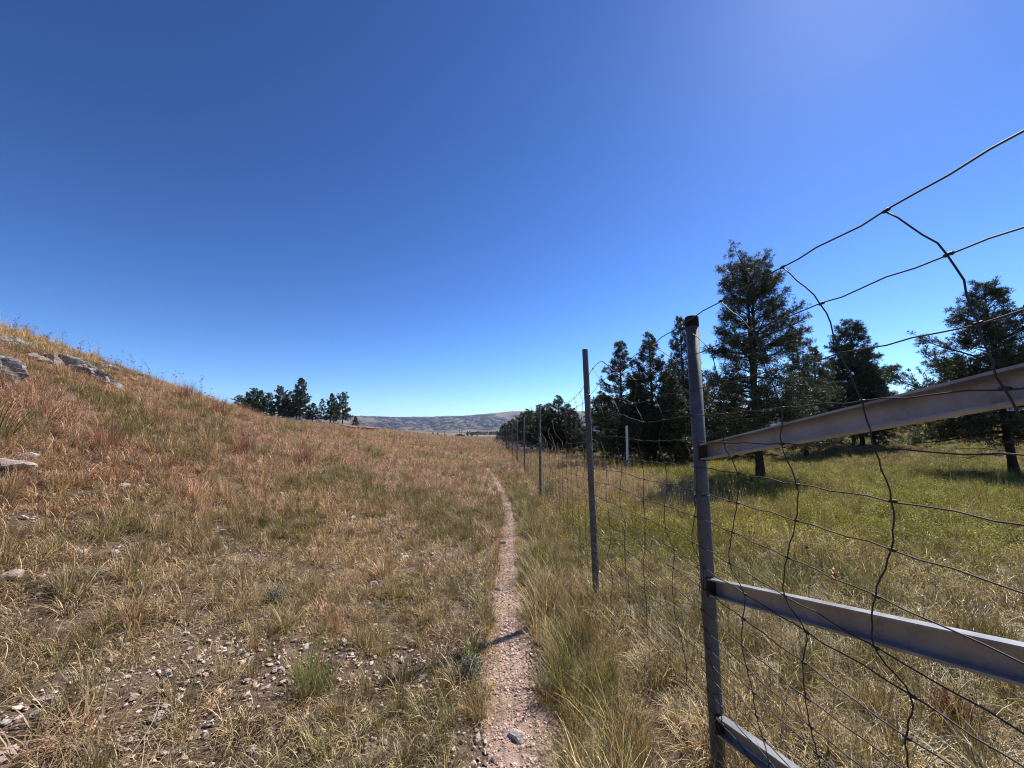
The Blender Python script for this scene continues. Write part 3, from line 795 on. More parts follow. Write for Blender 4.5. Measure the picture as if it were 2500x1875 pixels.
def fence_knots():
    frs = np.random.default_rng(77)
    cols = {k: [on_fence(*p) for p in v] for k, v in TR.items()}
    zstd = np.array([p[1] for p in cols['Y']]); 
    out = []
    def complete(lst):
        lst = list(lst)
        while len(lst) < NROW:
            i = len(lst); lst.append((lst[-1][0] + frs.normal(0, .018), min(zstd[i], lst[-1][1] - .07)))
        return lst
    E = [on_fence(2500, q) for q in (322, 554, 759.5, 942.7, 1113, 1279, 1446, 1615, 1790)]; Dk = cols['D']; Cl = list(cols['C'])
    for i, dd in zip(range(4, 9), (.755, .72, .735, .745, .755)):
        Cl.append((dd, Dk[i][1] + (E[i][1] - Dk[i][1]) * (Dk[i][0] - dd) / (Dk[i][0] - E[i][0])))
    cols['C'] = Cl; Cc = complete(Cl)
    shift = [(d - .36, (z + (E[i][1] - z) * .36 / (d - E[i][0]) if i < 3 else z + frs.normal(0, .012))) for i, (d, z) in enumerate(Cc)]
    shift2 = [(d - .72, z + frs.normal(0, .012)) for d, z in Cc]
    out = [shift2, shift, Cc] + [complete(cols[k]) for k in 'DBAZYX']
    ylast = np.mean([p[0] for p in out[-1][5:9]])
    y = ylast + .36
    pat = np.array([p[0] for p in out[-2]]); pat = pat - pat[5:].mean()
    patv = pat.copy()
    while y < 71:
        patv = patv * .82 + frs.normal(0, .02, NROW) * (1 if y < 15 else .6)
        ground = Hs(fence_x(y), y)
        z = zstd.copy() * 1.0
        ztop = np.interp(y, [3.3, 3.87, 4.6, 5.3, 7, 9.1, 71], [2.22, 2.05, 2.0, 1.97, 1.9, 1.95, 1.95])
        z6 = np.interp(y, [3.3, 3.87, 5.5, 7.2, 9.1, 10.5, 14.8, 17, 19.8, 24, 71], [1.40, 1.37, 1.27, 1.22, 1.34, 1.25, 1.36, 1.27, 1.35, 1.35, 1.35])
        zb = zstd[-1]
        zz = np.empty(NROW)
        zz[:6] = np.interp(np.arange(6), [0, 5], [ztop, z6]) 
        zz[5:] = zb + (zstd[5:] - zb) * (z6 - zb) / (zstd[5] - zb)
        zz = zz + frs.normal(0, .006, NROW) + ground
        out.append([(y + patv[i], zz[i]) for i in range(NROW)])
        y += .36 if y < 40 else .72
    return np.array(out)       # cols, rows, (y, z)

M['weld'] = simple('burnt_weld_steel', (.03, .025, .02), .8, col2=(.07, .055, .045), spec=.2)
def section_rail(b, p0, p1, h=.078, w=.046, t=.007):
    """steel channel, its open side towards the trail, rounded heels"""
    prof = [(-w, h / 2), (-.004, h / 2), (0, h / 2 - .004), (0, -h / 2 + .004), (-.004, -h / 2), (-w, -h / 2), (-w, -h / 2 + t), (-t - .004, -h / 2 + t), (-t, -h / 2 + t + .004), (-t, h / 2 - t - .004), (-t - .004, h / 2 - t), (-w, h / 2 - t)]
    prof = [(a + w / 2, c) for a, c in prof]
    p0 = np.array(p0, float); p1 = np.array(p1, float); d = (p1 - p0) / np.linalg.norm(p1 - p0)
    s = np.array([-d[1], d[0], 0]); s /= np.linalg.norm(s)
    if s[0] < 0: s = -s
    u = np.cross(s, d); u = u if u[2] > 0 else -u
    v = np.array([[p + s * a + u * c for a, c in prof] for p in (p0, p1)]).reshape(-1, 3); n = len(prof)
    f = [[i, (i + 1) % n, n + (i + 1) % n, n + i] for i in range(n)]
    b.add(v, f)
    b.add(v[:n], [list(range(n))]); b.add(v[n:], [list(range(n))[::-1]])

def build_fence():
    K = fence_knots(); nc = len(K)
    root = empty('wire_fence', (fence_x(2.02), 2.02, Hs(fence_x(2.02), 2.02)), label='tall woven wire game fence on grey steel posts running beside the trail', cat='fence')
    root_inv = np.array(root.location)
    def part(mb, name, mat, parent=root, smooth=False):
        for v in mb.v: v -= root_inv if parent is root else 0
        return mb.build(name, mat, parent, smooth)
    posts = [(2.02, 2.21, .0325, None), (3.87, 2.44, .030, (-.05, 0)), (9.1, 2.24, .026, (.0, 0)), (14.8, 2.2, .030, (-.02, 0)), (19.8, 2.15, .03, (.0, 0)), (24.5, 2.3, .03, (0, 0)), (30, 2.3, .03, (.02, 0)), (38, 2.2, .03, (0, 0)), (47, 2.2, .03, (0, 0)), (58, 2.2, .03, (0, 0)), (71, 2.2, .03, (0, 0)), (-.15, 2.25, .037, None)]
    bounds = [p[0] for p in posts[:-1]]
    for i, (y, h, r, ln) in enumerate(posts):
        x = float(fence_x(y)); z = Hs(x, y); dx, dy = ln or (0, 0); b = MB()
        zz = np.array([-.35, 0, h * .5, h - .052, h - .05, h - .003, h])
        if i == 0:
            zz = np.array([-.35, 0, h * .5, h - .056])
        elif i == 11: zz = np.array([-.35, 0, h * .5, h])
        else: zz = np.array([-.35, 0, h * .5, h - .004, h]); 
        P = np.stack([x + dx * zz / h, y + dy * zz / h, z + zz], 1)
        rr = np.full(len(zz), r)
        if i not in (0, 11): rr[-1] = r * .93
        b.tube(P, rr, 20)
        po = part(b, 'post', M['galv'], smooth=False)
        for p in po.data.polygons: p.use_smooth = len(p.vertices) == 4
        if i in (0, 1):
            tag(po, ['thick grey brace post with rusty top nearest the camera', 'slightly leaning grey post just beyond the brace post'][i])
        def sub(mb, name, mat):
            for v in mb.v: v -= root_inv
            return mb.build(name, mat, po, True)
        if i == 0:
            b = MB(); b.tube([(x, y, z + h - .0555), (x, y, z + h - .006), (x, y, z + h)], [r + .0022, r + .0022, r - .002], 20); sub(b, 'post_cap', M['rust'])
        ties = {0: [1.505, 1.27, .86, .36], 1: [1.97, 1.52, 1.08, .7], 2: [1.35, .9], 3: [1.3]}.get(i, [])
        for tz in ties:
            b = MB(); a = np.linspace(-.3, 2 * PI - .9, 22); ox = x + dx * tz / h
            ring = np.stack([ox - (r + .004) * np.cos(a), y + (r + .004) * np.sin(a), z + tz + .004 * np.sin(a * .5)], 1)
            tail = np.array([[ox - r - .02, y - .02, z + tz - .01], [ox - r - .03, y - .045, z + tz - .035]]) if tz in (1.27, .86) else np.zeros((0, 3))
            b.tube(np.vstack([tail[::-1], ring]), .0022, 6); sub(b, 'wire_tie', M['wire_bright'] if (tz in (1.505, 1.97)) else M['wire'])
    # brace rails rising gently towards the near post
    xp, yp = float(fence_x(2.02)), 2.02
    for (z0, sl) in ((1.505, .165), (.857, .232), (.248, .275)):
        y1 = -.1; p0 = np.array([xp + .002, yp - .036, z0]); p1 = np.array([float(fence_x(y1)) + .002, y1, z0 + (yp - y1) * sl])
        b = MB(); section_rail(b, p0, p1); br = part(b, 'brace_rail', M['galv_rail'])
        w = MB(); w.box((xp + .003, yp - .035, z0), (.052, .012, .086))
        for v in w.v: v -= root_inv
        w.build('weld_plate', M['weld'], br, False)
    # woven wire, one panel per bay
    wob = np.random.default_rng(5)
    def W(yz): 
        yz = np.asarray(yz); return np.stack([fence_x(yz[:, 0]) - WOFF + .0, yz[:, 0], yz[:, 1]], 1)
    edges = [-9] + bounds + [999]
    panels = {i: MB() for i in range(len(edges) - 1)}
    def bay(y): 
        for i in range(len(edges) - 1):
            if y < edges[i + 1]: return i
    def have(row, y): return row >= 5 or y < 5.35 or (y > 9 and row >= 4 and wob.uniform() < .97)
    for r in range(NROW):
        pts = K[:, r]
        sub = 5
        Q = _cr(pts, sub); QW = W(Q)
        n = len(Q); ph = np.sin(np.arange(n) * 2.1 + r) * .0035 * (Q[:, 0] < 9); QW[:, 2] += ph
        QW[:, 0] += np.sin(np.arange(n) * 1.3 + r * 2) * .003
        rad = .0026 if r in (0, NROW - 1) else .0021
        rad = rad * np.clip(1 + (Q[:, 0] - 6) * .03, 1, 1.9)
        cut = [0]; 
        yv = Q[:, 0]
        if r < 5: yv_ok = yv < 5.3
        else: yv_ok = np.ones(n, bool)
        b_id = np.array([bay(q) for q in yv])
        s = 0
        while s < n - 1:
            e = s
            while e < n - 1 and b_id[e + 1] == b_id[s]: e += 1
            e2 = min(e + 1, n - 1)
            idx = np.arange(s, e2 + 1); idx = idx[yv_ok[idx]]
            if len(idx) > 1: panels[b_id[s]].tube(QW[idx], rad[idx] if np.ndim(rad) else rad, 6 if Q[s, 0] < 4 else 4, cap=False)
            s = e + 1
            if s >= n - 1: break
    for c in range(nc):
        k = K[c]; y0 = k[8, 0]; r0 = 0 if y0 < 5.35 else 5
        if y0 > 50 and c % 2: continue
        near = y0 < 4
        kk = k[r0:]
        Q = _cr(kk, 5 if near else 3); QW = W(Q); QW[:, 0] -= .003
        QW[:, 1] += np.sin(np.arange(len(Q)) * 2.2 + c) * .003
        panels[bay(y0)].tube(QW, .0021 * float(np.clip(1 + (y0 - 6) * .03, 1, 1.9)), 6 if near else 4)
        if y0 < 16:
            for r in range(r0, NROW):
                p = W(k[r:r + 1])[0]; tdir = (K[min(c + 1, nc - 1), r] - K[max(c - 1, 0), r]); tdir = tdir / np.linalg.norm(tdir)
                d = np.array([0, tdir[0], tdir[1]]); q = .011
                panels[bay(k[r, 0])].tube([p - d * q, p - d * q * .6, p + d * 0 - [.002, 0, 0], p + d * q * .6, p + d * q], [.0028, .0052, .0042, .0054, .0028], 7 if near else 5)
        if r0 == 5 and y0 < 9.0:                      # torn stays springing up from the sagging top strand
            for rep in range(1 + (c % 2)):
                s = np.linspace(0, 1, 9); ln_ = wob.uniform(.45, 1.1); up = wob.uniform(.25, .75)
                yy_ = k[5, 0] + ln_ * s * .9 + .05 * np.sin(s * 9 + c); zz_ = k[5, 1] + up * (s - .25 * s ** 2) * ln_ + .04 * np.sin(s * 7 + c * 2)
                xx_ = fence_x(k[5, 0]) - WOFF + wob.normal(0, .12) * s ** 1.5 + .03 * np.sin(s * 6)
                panels[bay(y0)].tube(np.stack([xx_, yy_, zz_], 1), .0022, 5)
        if 9.1 < y0 < 9.7:
            for rep in range(3):
                s = np.linspace(0, 1, 12); a = s * wob.uniform(5, 9)
                panels[bay(y0)].tube(np.stack([fence_x(9.0) - .1 - .12 * s + .05 * np.cos(a), 9.05 - .1 * s + .03 * np.sin(a), k[5, 1] + .1 + .75 * s], 1), .0026, 5)
    # torn ends of the upper strands just past the leaning post
    e = K[(K[:, 8, 0] < 5.35)][-1]
    for r in range(0, 5):
        s = np.linspace(0, 1, 10); L = wob.uniform(.3, .7)
        panels[2].tube(np.stack([fence_x(e[r, 0]) - WOFF + .1 * s ** 2, e[r, 0] - .1 + L * s, e[r, 1] - .5 * L * s ** 1.6 + .03 * np.sin(s * 8)], 1), .002, 5)
    for i, p in panels.items():
        if p.n: part(p, 'wire_mesh', M['wire'], smooth=True)
    return K

# ------------------------------------------------------------------ trees
def build_trees():
    def at(px, d):           # a spot in the line of a survey bearing, d metres ahead
        xr, _ = ray(px, 1100); return xr * d, d
    def mk(*a, **k):
        tb, cb = pine(*a, **k); pale = k.get('pale')
        return tb.mesh('trunk', M['bark'], True), cb.mesh('crown', M['needle'])
    big = mk(11, 7.75, 2.1, .17, [.9, 1.0, 1.0, .92, 1.0, .88, .82, .78, .72, .55], nbr0=150, dens=1.15, nl=.145, dead=16, fork=(.40, .55, .1, .97), r0=.13, nw=.013)
    slim = mk(12, 6.6, 1.65, .10, [1, 1.05, 1, .88, .72, .56, .42, .28, .14], nbr0=125, dens=1.25, nl=.135, dead=7, r0=.10)
    slim2 = mk(13, 7.0, 1.85, .10, [1, 1.05, .95, .85, .7, .6, .42, .28, .12], nbr0=130, dens=1.2, nl=.135, dead=6, r0=.11)
    cone = mk(14, 10.2, 2.5, .25, [.9, 1, 1.0, .9, .85, .72, .6, .42, .2], nbr0=150, dens=.95, nl=.19, dead=8, r0=.14, nw=.022)
    wide = mk(15, 7.7, 3.0, .20, [.85, 1, .95, .84, .72, .58, .44, .32, .2, .12], nbr0=150, dens=1.0, nl=.145, dead=14, r0=.13)
    mid = mk(16, 7.6, 1.55, .22, [.8, 1, 1.0, .95, .9, .8, .6, .45, .2], nbr0=105, dens=1.1, nl=.15, dead=7, r0=.11, fork=(.45, .7, .2, .93))
    far1 = mk(17, 10.0, 2.3, .12, [1, 1, .95, .9, .75, .65, .5, .35, .18], nbr0=100, dens=.75, nl=.26, dead=0, r0=.17, kneedle=16, nw=.05)
    far2 = mk(18, 10.0, 2.7, .14, [.8, 1, .8, 1, .9, .7, .8, .6, .4], nbr0=85, dens=.75, nl=.26, dead=0, r0=.16, kneedle=16, nw=.05, fork=(.45, 1.0, .3, .95))
    far3 = mk(19, 10.0, 1.7, .28, [.7, .9, 1, .8, .9, .7, .6, .4, .25], nbr0=70, dens=.75, nl=.24, dead=0, r0=.13, kneedle=16, nw=.045)
    G1 = 'pines standing in the meadow behind the fence'
    x, y = at(1852, 13.8); plant_pine(*big, x, y, .4, 1, 'largest pine, tall ragged crown with forked top, behind the brace post', G1)
    x, y = at(1523, 21); plant_pine(*slim, x, y, 1.1, (1.05, 1.05, 1.0), 'slender pine with pointed top, left of the white marker post', G1)
    x, y = at(1598, 21.5); plant_pine(*slim2, x, y, 2.6, 1.03, 'pointed pine between the white marker post and the brace post', G1)
    x, y = at(1472, 26); plant_pine(*slim2, x, y, 3.3, (1.0, 1.0, .62), 'pine peeping out at the left of the slender pine beside the leaning post', G1)
    x, y = at(1562, 25.5); plant_pine(*slim, x, y, .3, (1.15, 1.15, .74), 'pine standing behind in the gap beside the white marker post', G1)
    x, y = at(1705, 24); plant_pine(*slim2, x, y, 2.2, (1.1, 1.1, .80), 'pine partly hidden behind the left side of the largest pine', G1)
    x, y = at(1795, 24.5); plant_pine(*slim, x, y, 5.2, (1.2, 1.2, .75), 'pine hidden behind the trunk of the largest pine', G1)
    x, y = at(1648, 20); plant_pine(*slim, x, y, 4.0, (.85, .85, .72), 'low bushy pine filling the gap left of the brace post', G1)
    x, y = at(1678, 23); plant_pine(*slim, x, y, 3.1, (.95, .95, 1.30), 'narrow pine with bare spiky top directly behind the brace post', G1)
    x, y = at(1968, 25); plant_pine(*mid, x, y, .2, (1.05, 1.05, 1.08), 'medium pine just right of the largest pine', G1)
    x, y = at(2010, 27.5); plant_pine(*slim2, x, y, 1.9, (1.1, 1.1, 1.08), 'pine half hidden in the middle of the right hand group', G1)
    x, y = at(2108, 31); plant_pine(*cone, x, y, 2.2, (1.0, 1.0, .98), 'dense dark pine with broad conical crown above the sloping rail', G1)
    x, y = at(2088, 32.2); plant_pine(*mid, x, y, 4.2, (1.1, 1.1, 1.05), 'smaller pine tucked against the left side of the conical pine', G1)
    x, y = at(2138, 30.2); plant_pine(*slim2, x, y, 5.2, (1.1, 1.1, 1.0), 'smaller pine tucked against the right side of the conical pine', G1)
    x, y = at(2468, 15.2); plant_pine(*wide, x, y, .9, 1.0, 'spreading pine with wide open branches at the right edge', G1)
    x, y = at(2640, 26); plant_pine(*cone, x, y, .9, .8, 'pine beyond the right edge of the photo', G1)
    # grove behind the road, left of the leaning post
    G2 = 'pines of the grove beyond the road'
    L = 'grove pine beyond the road, '
    grove = [(1402, 31, 3.6, slim2, 'right end one'), (1388, 33, 4.1, slim, 'second from the right end'), (1366, 32.5, 4.75, slim2, 'the tallest'),
             (1342, 35, 4.3, mid, 'with a narrow top left of the tallest'), (1328, 33, 3.9, slim2, 'third left of the tallest'), (1318, 37, 4.3, slim, 'behind the torn wire post'),
             (1297, 40, 3.9, mid, 'just left of the torn wire post'), (1288, 46, 4.4, slim2, 'rounded one beside the fourth post'), (1275, 50, 4.2, slim, 'behind the fourth post'),
             (1262, 56, 4.0, mid, 'behind the fifth post'), (1252, 62, 3.9, slim2, 'left of the fifth post'), (1243, 70, 3.8, slim, 'near the left end'), (1233, 76, 3.5, mid, 'second from the left end'), (1226, 82, 3.3, slim2, 'left end one')]
    for i, (px, d, h, m, l) in enumerate(grove):
        x, y = at(px, d); hh = {id(slim): 6.6, id(slim2): 7.0, id(mid): 7.6}[id(m)]
        s = h / hh; plant_pine(*m, x, y, i * 1.3, (s * 1.4, s * 1.4, s), L + l, G2)
    x, y = at(1213, 84); plant_pine(*slim, x, y, .5, .22, 'tiny young pine left of the grove by the fence line')
    # pines on the skyline to the left
    G3 = 'pines on the hilltop skyline at left'
    def sky(px, top, d, m, wid, label):
        xr, zr = ray(px, top); x, y = xr * d, d; z = Hs(x, y); h = EYE + zr * d - z
        s = h / 10.0; return plant_pine(*m, x, y, px * .7, (s * wid, s * wid, s), label, G3)
    sk = [(587, 968, far2, 1.4, 'left end pine of the skyline clump'), (606, 960, far1, 1.3, 'second pine from the left in the skyline clump'), (619, 951, far2, 1.2, 'pointed pine in the left half of the skyline clump'),
          (637, 954, far1, 1.3, 'pine with feathery top in the skyline clump'), (655, 962, far2, 1.3, 'low pine in the middle of the skyline clump'), (684, 946, far2, 1.05, 'flat topped pine left of the tallest skyline pine'),
          (700, 963, far1, 1.2, 'lower pine filling the notch before the tallest skyline pine'), (710, 957, far3, 1.4, 'narrow pine close against the tallest skyline pine'), (738, 924, far1, 1.15, 'tallest skyline pine with stepped pointed crown'),
          (728, 958, far2, 1.2, 'shorter pine in front of the tallest skyline pine'), (766, 984, far1, 1.6, 'short round pine right of the tallest skyline pine')]
    for k, (px, top, m, w, l) in enumerate(sk): sky(px, top, 98 + (k * 7) % 5, m, w, l)
    sky(787, 975, 101, far3, 1.1, 'small thin pine standing alone on a bare trunk')
    sky(811, 961, 100, far1, .95, 'left pine of the close pair right of the lone thin pine')
    sky(818, 972, 102, far3, 1.2, 'right pine of the close pair right of the lone thin pine')
    sky(840, 961, 99, far2, 1.05, 'right end skyline pine with broad leaning crown')
    sky(868, 1016, 98, far1, 1.5, 'sapling pine at the right end of the skyline row')
    # trees in the valley
    def val(px, top, base_, d, m, wid, label, nm='pine_tree'):
        xr, zr = ray(px, top); _, zb = ray(px, base_); x, y = xr * d, d; z = Hs(x, y) if d < 500 else float(hillz(np.array([x]), np.array([y]))[0])
        h = (zr - zb) * d; s = h / 10.0
        return plant_pine(*m, x, y, px, (s * wid, s * wid, s), label, 'scattered trees in the valley', name=nm, z=z)
    for px, top, ba, d, m, w, l in [(1018, 1048, 1056, 300, far2, 1.8, 'round tree poking over the brown slope'), (1057, 1052, 1065, 420, far1, 1.1, 'pointed valley tree left of the dark shed'),
          (1069, 1052, 1065, 430, far3, 1.3, 'slim valley tree right of its pointed neighbour'), (1064, 1059, 1065, 425, far2, 2, 'bush between the two pointed valley trees'), (1039, 1056, 1063, 400, far2, 1.6, 'low bush at the left end of the valley trees'),
          (1088, 1059, 1066, 440, far2, 2.2, 'wide low bush left of the barn'), (1142, 1057, 1067, 430, far1, 1.3, 'first tree right of the barn'), (1152, 1057, 1067, 440, far2, 1.3, 'second tree right of the barn'), (1165, 1061, 1066, 440, far2, 1.6, 'small bush right of the trees by the barn')]:
        val(px, top, ba, d, m, w, l)

def build_far_things():
    # barn with a curved roof
    def gz(x, y): return Hs(x, y) if math.hypot(x, y) < 520 else float(hillz(np.array([x]), np.array([y]))[0])
    def barn(px, base, d, L, Hh, label, cat):
        xr, _ = ray(px, base); x, y = xr * d, d; z = gz(x, y)
        e = empty('barn', (x, y, z - .1), .15, label=label, cat=cat)
        b = MB(); b.box((0, 0, Hh * .25), (L, 7, Hh * .5)); wl = b.build('wall', simple('weathered_boards', (.10, .075, .06), .9, col2=(.16, .12, .09)), e)
        b = MB(); a = np.linspace(0, PI, 13); pr = np.stack([-np.cos(a) * (L / 2 + .4), Hh * .48 + np.sin(a) * Hh * .55], 1); n = len(pr)
        v = np.array([[p[0], yy_, p[1]] for yy_ in (-3.8, 3.8) for p in pr])
        b.add(v, [[i, i + 1, n + i + 1, n + i] for i in range(n - 1)]); b.add(v[:n], [list(range(n))]); b.add(v[n:], [list(range(n))[::-1]])
        b.build('roof', simple('old_shingles', (.07, .06, .06), .9, col2=(.12, .10, .10)), e)
        b = MB(); b.box((0, -3.53, Hh * .2), (2.4, .1, Hh * .4)); dr = b.build('door', simple('door_boards', (.04, .03, .03), .9), e)
        for s in (-1, 1):
            b = MB(); b.box((s * L * .32, -3.53, Hh * .3), (1.2, .1, .9)); b.build('window', simple('dull_glass', (.03, .035, .04), .3), e)
    barn(1122, 1066.5, 430, 9.5, 3.6, 'dark barn with rounded roof in the valley', 'barn')
    barn(1048, 1062, 400, 6.0, 2.6, 'small dark shed left of the valley trees', 'shed')
    for i, (px, top, l) in enumerate([(1122, 1046, 'utility pole directly behind the barn'), (1127, 1050, 'utility pole right of the barn roof'), (1134, 1055, 'short utility pole at the right end of the barn'), (1085, 1052, 'utility pole above the wide low bush')]):
        d = 470 - i * 8; xr, zr = ray(px, top); x, y = xr * d, d; z = gz(x, y); h = EYE + zr * d - z
        e = empty('utility_pole', (x, y, z), 0, label=l, cat='utility pole', group='utility poles in the valley')
        b = MB(); b.tube([(0, 0, -.5), (0, 0, h)], [.22, .16], 8); b.build('pole', M['bark'], e)
        b = MB(); b.box((0, .1, h * .94), (2.4, .15, .15)); b.build('crossarm', M['bark'], e)
    # far wood at the foot of the hills
    prs = np.random.default_rng(9)
    b = MB(); n = 330
    px = 1235 - 95 * prs.uniform(0, 1, n) ** 1.5; d = prs.uniform(1250, 1500, n)
    px = np.concatenate([px, prs.uniform(1240, 1470, 420)]); d = np.concatenate([d, prs.uniform(1100, 1500, 420)]); n = len(px)
    xr = (px - 1250) / (FPX * math.cos(PITCH)); x = xr * d; z = hillz(x, d)
    for k in range(n):
        h = prs.uniform(4, 13); r = h * prs.uniform(.2, .3); m = 14
        th = prs.uniform(0, 2 * PI, m); u = prs.uniform(0, 1, m); c = np.stack([np.cos(th) * r * (1.05 - u), np.sin(th) * r * (1.05 - u), h * (.15 + .8 * u)], 1) + [x[k], d[k], z[k]]
        s = r * .55; q = prs.normal(0, 1, (m, 3)); q /= np.linalg.norm(q, axis=1)[:, None]; q2 = np.cross(q, prs.normal(0, 1, (m, 3))); q2 /= np.linalg.norm(q2, axis=1)[:, None]
        V = np.stack([c - q * s, c + q2 * s, c + q * s, c - q2 * s], 1).reshape(-1, 3)
        b.add(V, np.arange(m * 4).reshape(-1, 4), prs.uniform(0, .5))
    tag(b.build('distant_wood', M['needle']), 'dark belt of woodland across the far valley floor', 'wood', kind='stuff')

# ------------------------------------------------------------------ rocks
def rock(px, py, size, seed, label, mat='rock', flat=.5, layers=0, name='rock', group=None, sink=.12, rz=None, tilt=0, xy=None, cat='rock'):
    x, y = xy or hit(px, py); z = Hs(x, y)
    b = stone_mesh(seed, flat, 4 if max(size) > .3 else 3, .3, layers)
    for i, v in enumerate(b.v): b.v[i] = v * np.array([size[0], size[1], size[2]])
    o = b.build(name, M[mat], None, False, (x, y, z + size[2] * flat * (1 - sink * 2)))
    o.rotation_euler = (tilt, 0, seed * 1.1 if rz is None else rz)
    tag(o, label, cat, group)
    ROCK_ZONES.append((x, y, max(size[:2]) * .75)); return o

def build_rocks():
    o = 1.1302
    # outcrops on the slope at left: low, broken, half buried ledges, each one body of stone
    def ledge(pts, sz, seed, label, mat='rock', n=7, thick=.5):
        rs = np.random.default_rng(seed); P = [hit(*p) for p in pts]; b = MB(); o = np.array([*P[0], Hs(*P[0])])
        for i in range(n):
            t = (i + .5) / n * (len(P) - 1); k = min(int(t), len(P) - 2); f = t - k
            x = P[k][0] * (1 - f) + P[k + 1][0] * f + rs.normal(0, .05); y = P[k][1] * (1 - f) + P[k + 1][1] * f + rs.normal(0, .10)
            q = stone_mesh(seed * 7 + i, 1, 4, .7, rs.choice([3, 4, 5])); s = sz * rs.uniform(.65, 1.25)
            a = math.atan2(P[-1][1] - P[0][1], P[-1][0] - P[0][0]) + rs.normal(0, .35); ca, sa = math.cos(a), math.sin(a); tl = rs.normal(-.25, .12)
            for v, fc in zip(q.v, [q.f[0]]):
                w = v * [s * 1.25, s * .7, s * thick * rs.uniform(.6, 1.2)]
                w[:, 2] += w[:, 0] * tl * ca
                w = np.stack([w[:, 0] * ca - w[:, 1] * sa, w[:, 0] * sa + w[:, 1] * ca, w[:, 2]], 1) + [x, y, Hs(x, y) + s * thick * .22] - o
                b.add(w, fc)
            ROCK_ZONES.append((x, y, s * .85))
        return tag(b.build('outcrop', M[mat], None, False, tuple(o)), label, 'outcrop')
    ledge([(-40, 900), (20, 925)], .26, 501, 'layered grey outcrop with dark undercut cut by the left edge', n=4, thick=1.15)
    ledge([(-20, 828), (62, 846)], .24, 502, 'flat grey ledge high on the slope near the left edge', n=5, thick=.5)
    ledge([(150, 893), (205, 915), (282, 950)], .27, 503, 'long broken grey ledge with shadowed face on the hillside', n=9, thick=.75)
    ledge([(74, 878), (125, 886)], .20, 504, 'pale slab row above the left end of the long ledge', n=4, thick=.5)
    ledge([(236, 893), (290, 905)], .17, 506, 'broken stones where the long ledge meets the skyline grass', n=4, thick=.6)
    ledge([(300, 925), (318, 932)], .13, 511, 'small isolated rock right of the long ledge', n=2, thick=.6)
    rock(0, 0, (.24, .15, .16), 507, 'pinkish flat slab low in the grass at the left edge', 'rockpink', .45, 3, rz=.1, xy=hit(16, 1150), name='outcrop', cat='outcrop')
    rock(0, 0, (.11, .09, .11), 508, 'rounded whitish stone beside the pinkish slab at left', 'rockpale', .6, 0, xy=hit(68, 1128))
    rock(0, 0, (3.4, 1.3, 1.2), 509, 'far broken ledge on the brown slope below the lone pines', 'rock', .5, 3, rz=-.25, xy=(-36.5, 86), name='outcrop', cat='outcrop')
    rock(0, 0, (2.6, 1.0, 1.0), 510, 'right hand piece of the far ledge on the brown slope', 'rock', .5, 3, rz=-.3, xy=(-32.4, 87), name='outcrop', cat='outcrop')
    # single stones
    spots = [(22, 1418, .085, 'rockpink', 'pink slab stone at the left edge of the slope'), (244, 1402, .06, 'rock', 'lichened round stone high in the lower left grass'), (195, 1350, .055, 'rockpale', 'white stone just above the lichened round stone'),
      (115, 1722, .045, 'rockpink', 'pink stone low in the left corner grass'), (385, 1758, .045, 'rockpale', 'bright wedge shaped stone with a dark hole beside it'), (404, 1652, .042, 'rockpink', 'flat pink tile shaped chip'),
      (564, 1602, .032, 'rockpale', 'cream stone left of a white one in the bare patch'), (585, 1600, .030, 'rockpale', 'white stone right of the cream one in the bare patch'), (408, 1694, .03, 'rockpale', 'small cream stone below the pink tile chip'),
      (990, 1363, .045, 'rockpale', 'pale double stone left of the trail in mid slope'), (1003, 1290, .035, 'rockpale', 'small pale stone above the double stone'), (916, 1432, .055, 'rockpale', 'long bleached stone lying flat in mid slope'),
      (670, 1645, .03, 'rockpale', 'white pebble right of the green tuft'), (300, 1196, .09, 'rockpale', 'pale stone with bleached stick in the left slope'), (500, 1216, .05, 'rockpink', 'bright pink block in the left slope'),
      (425, 1160, .05, 'rockpale', 'pale stone half buried above the pink block'), (860, 1294, .06, 'rockpale', 'white broken stones in the middle of the slope'), (875, 1305, .045, 'rockpale', 'lower chip of the white broken stones'),
      (812, 1322, .04, 'rockpink', 'pinkish sliver in the middle of the slope'), (1228, 1328, .06, 'rockpink', 'flat tan stone lying on the trail'), (1214, 1442, .045, 'rock', 'dark stone on the left rim of the trail'),
      (1318, 1396, .045, 'rockpink', 'pink stone in the grass between trail and fence'), (1262, 1808, .05, 'rockpale', 'broad pale stone at the foot of the trail'), (1300, 1732, .03, 'rock', 'dark stone in the right rim of the trail'),
      (1198, 1680, .03, 'rockpink', 'salmon stone in the trail gravel'), (1212, 1703, .025, 'rockpink', 'second salmon stone just below in the trail gravel'), (1207, 1860, .035, 'rockpink', 'pink stone at the bottom rim of the trail'),
      (8, 1860, .05, 'rockpink', 'stone in the bottom left corner'), (520, 1465, .03, 'rockpale', 'cream stone at the top of the bare patch'), (438, 1517, .03, 'rockpale', 'white stone left in the bare patch')]
    for i, (px, py, s, m, l) in enumerate(spots):
        rock(px, py, (s, s * .72, s * .8), 600 + i, l, m, .6, 0, name='stone', cat='stone', sink=.12)
    # many like chips on the slope
    crs = np.random.default_rng(12); k = 0
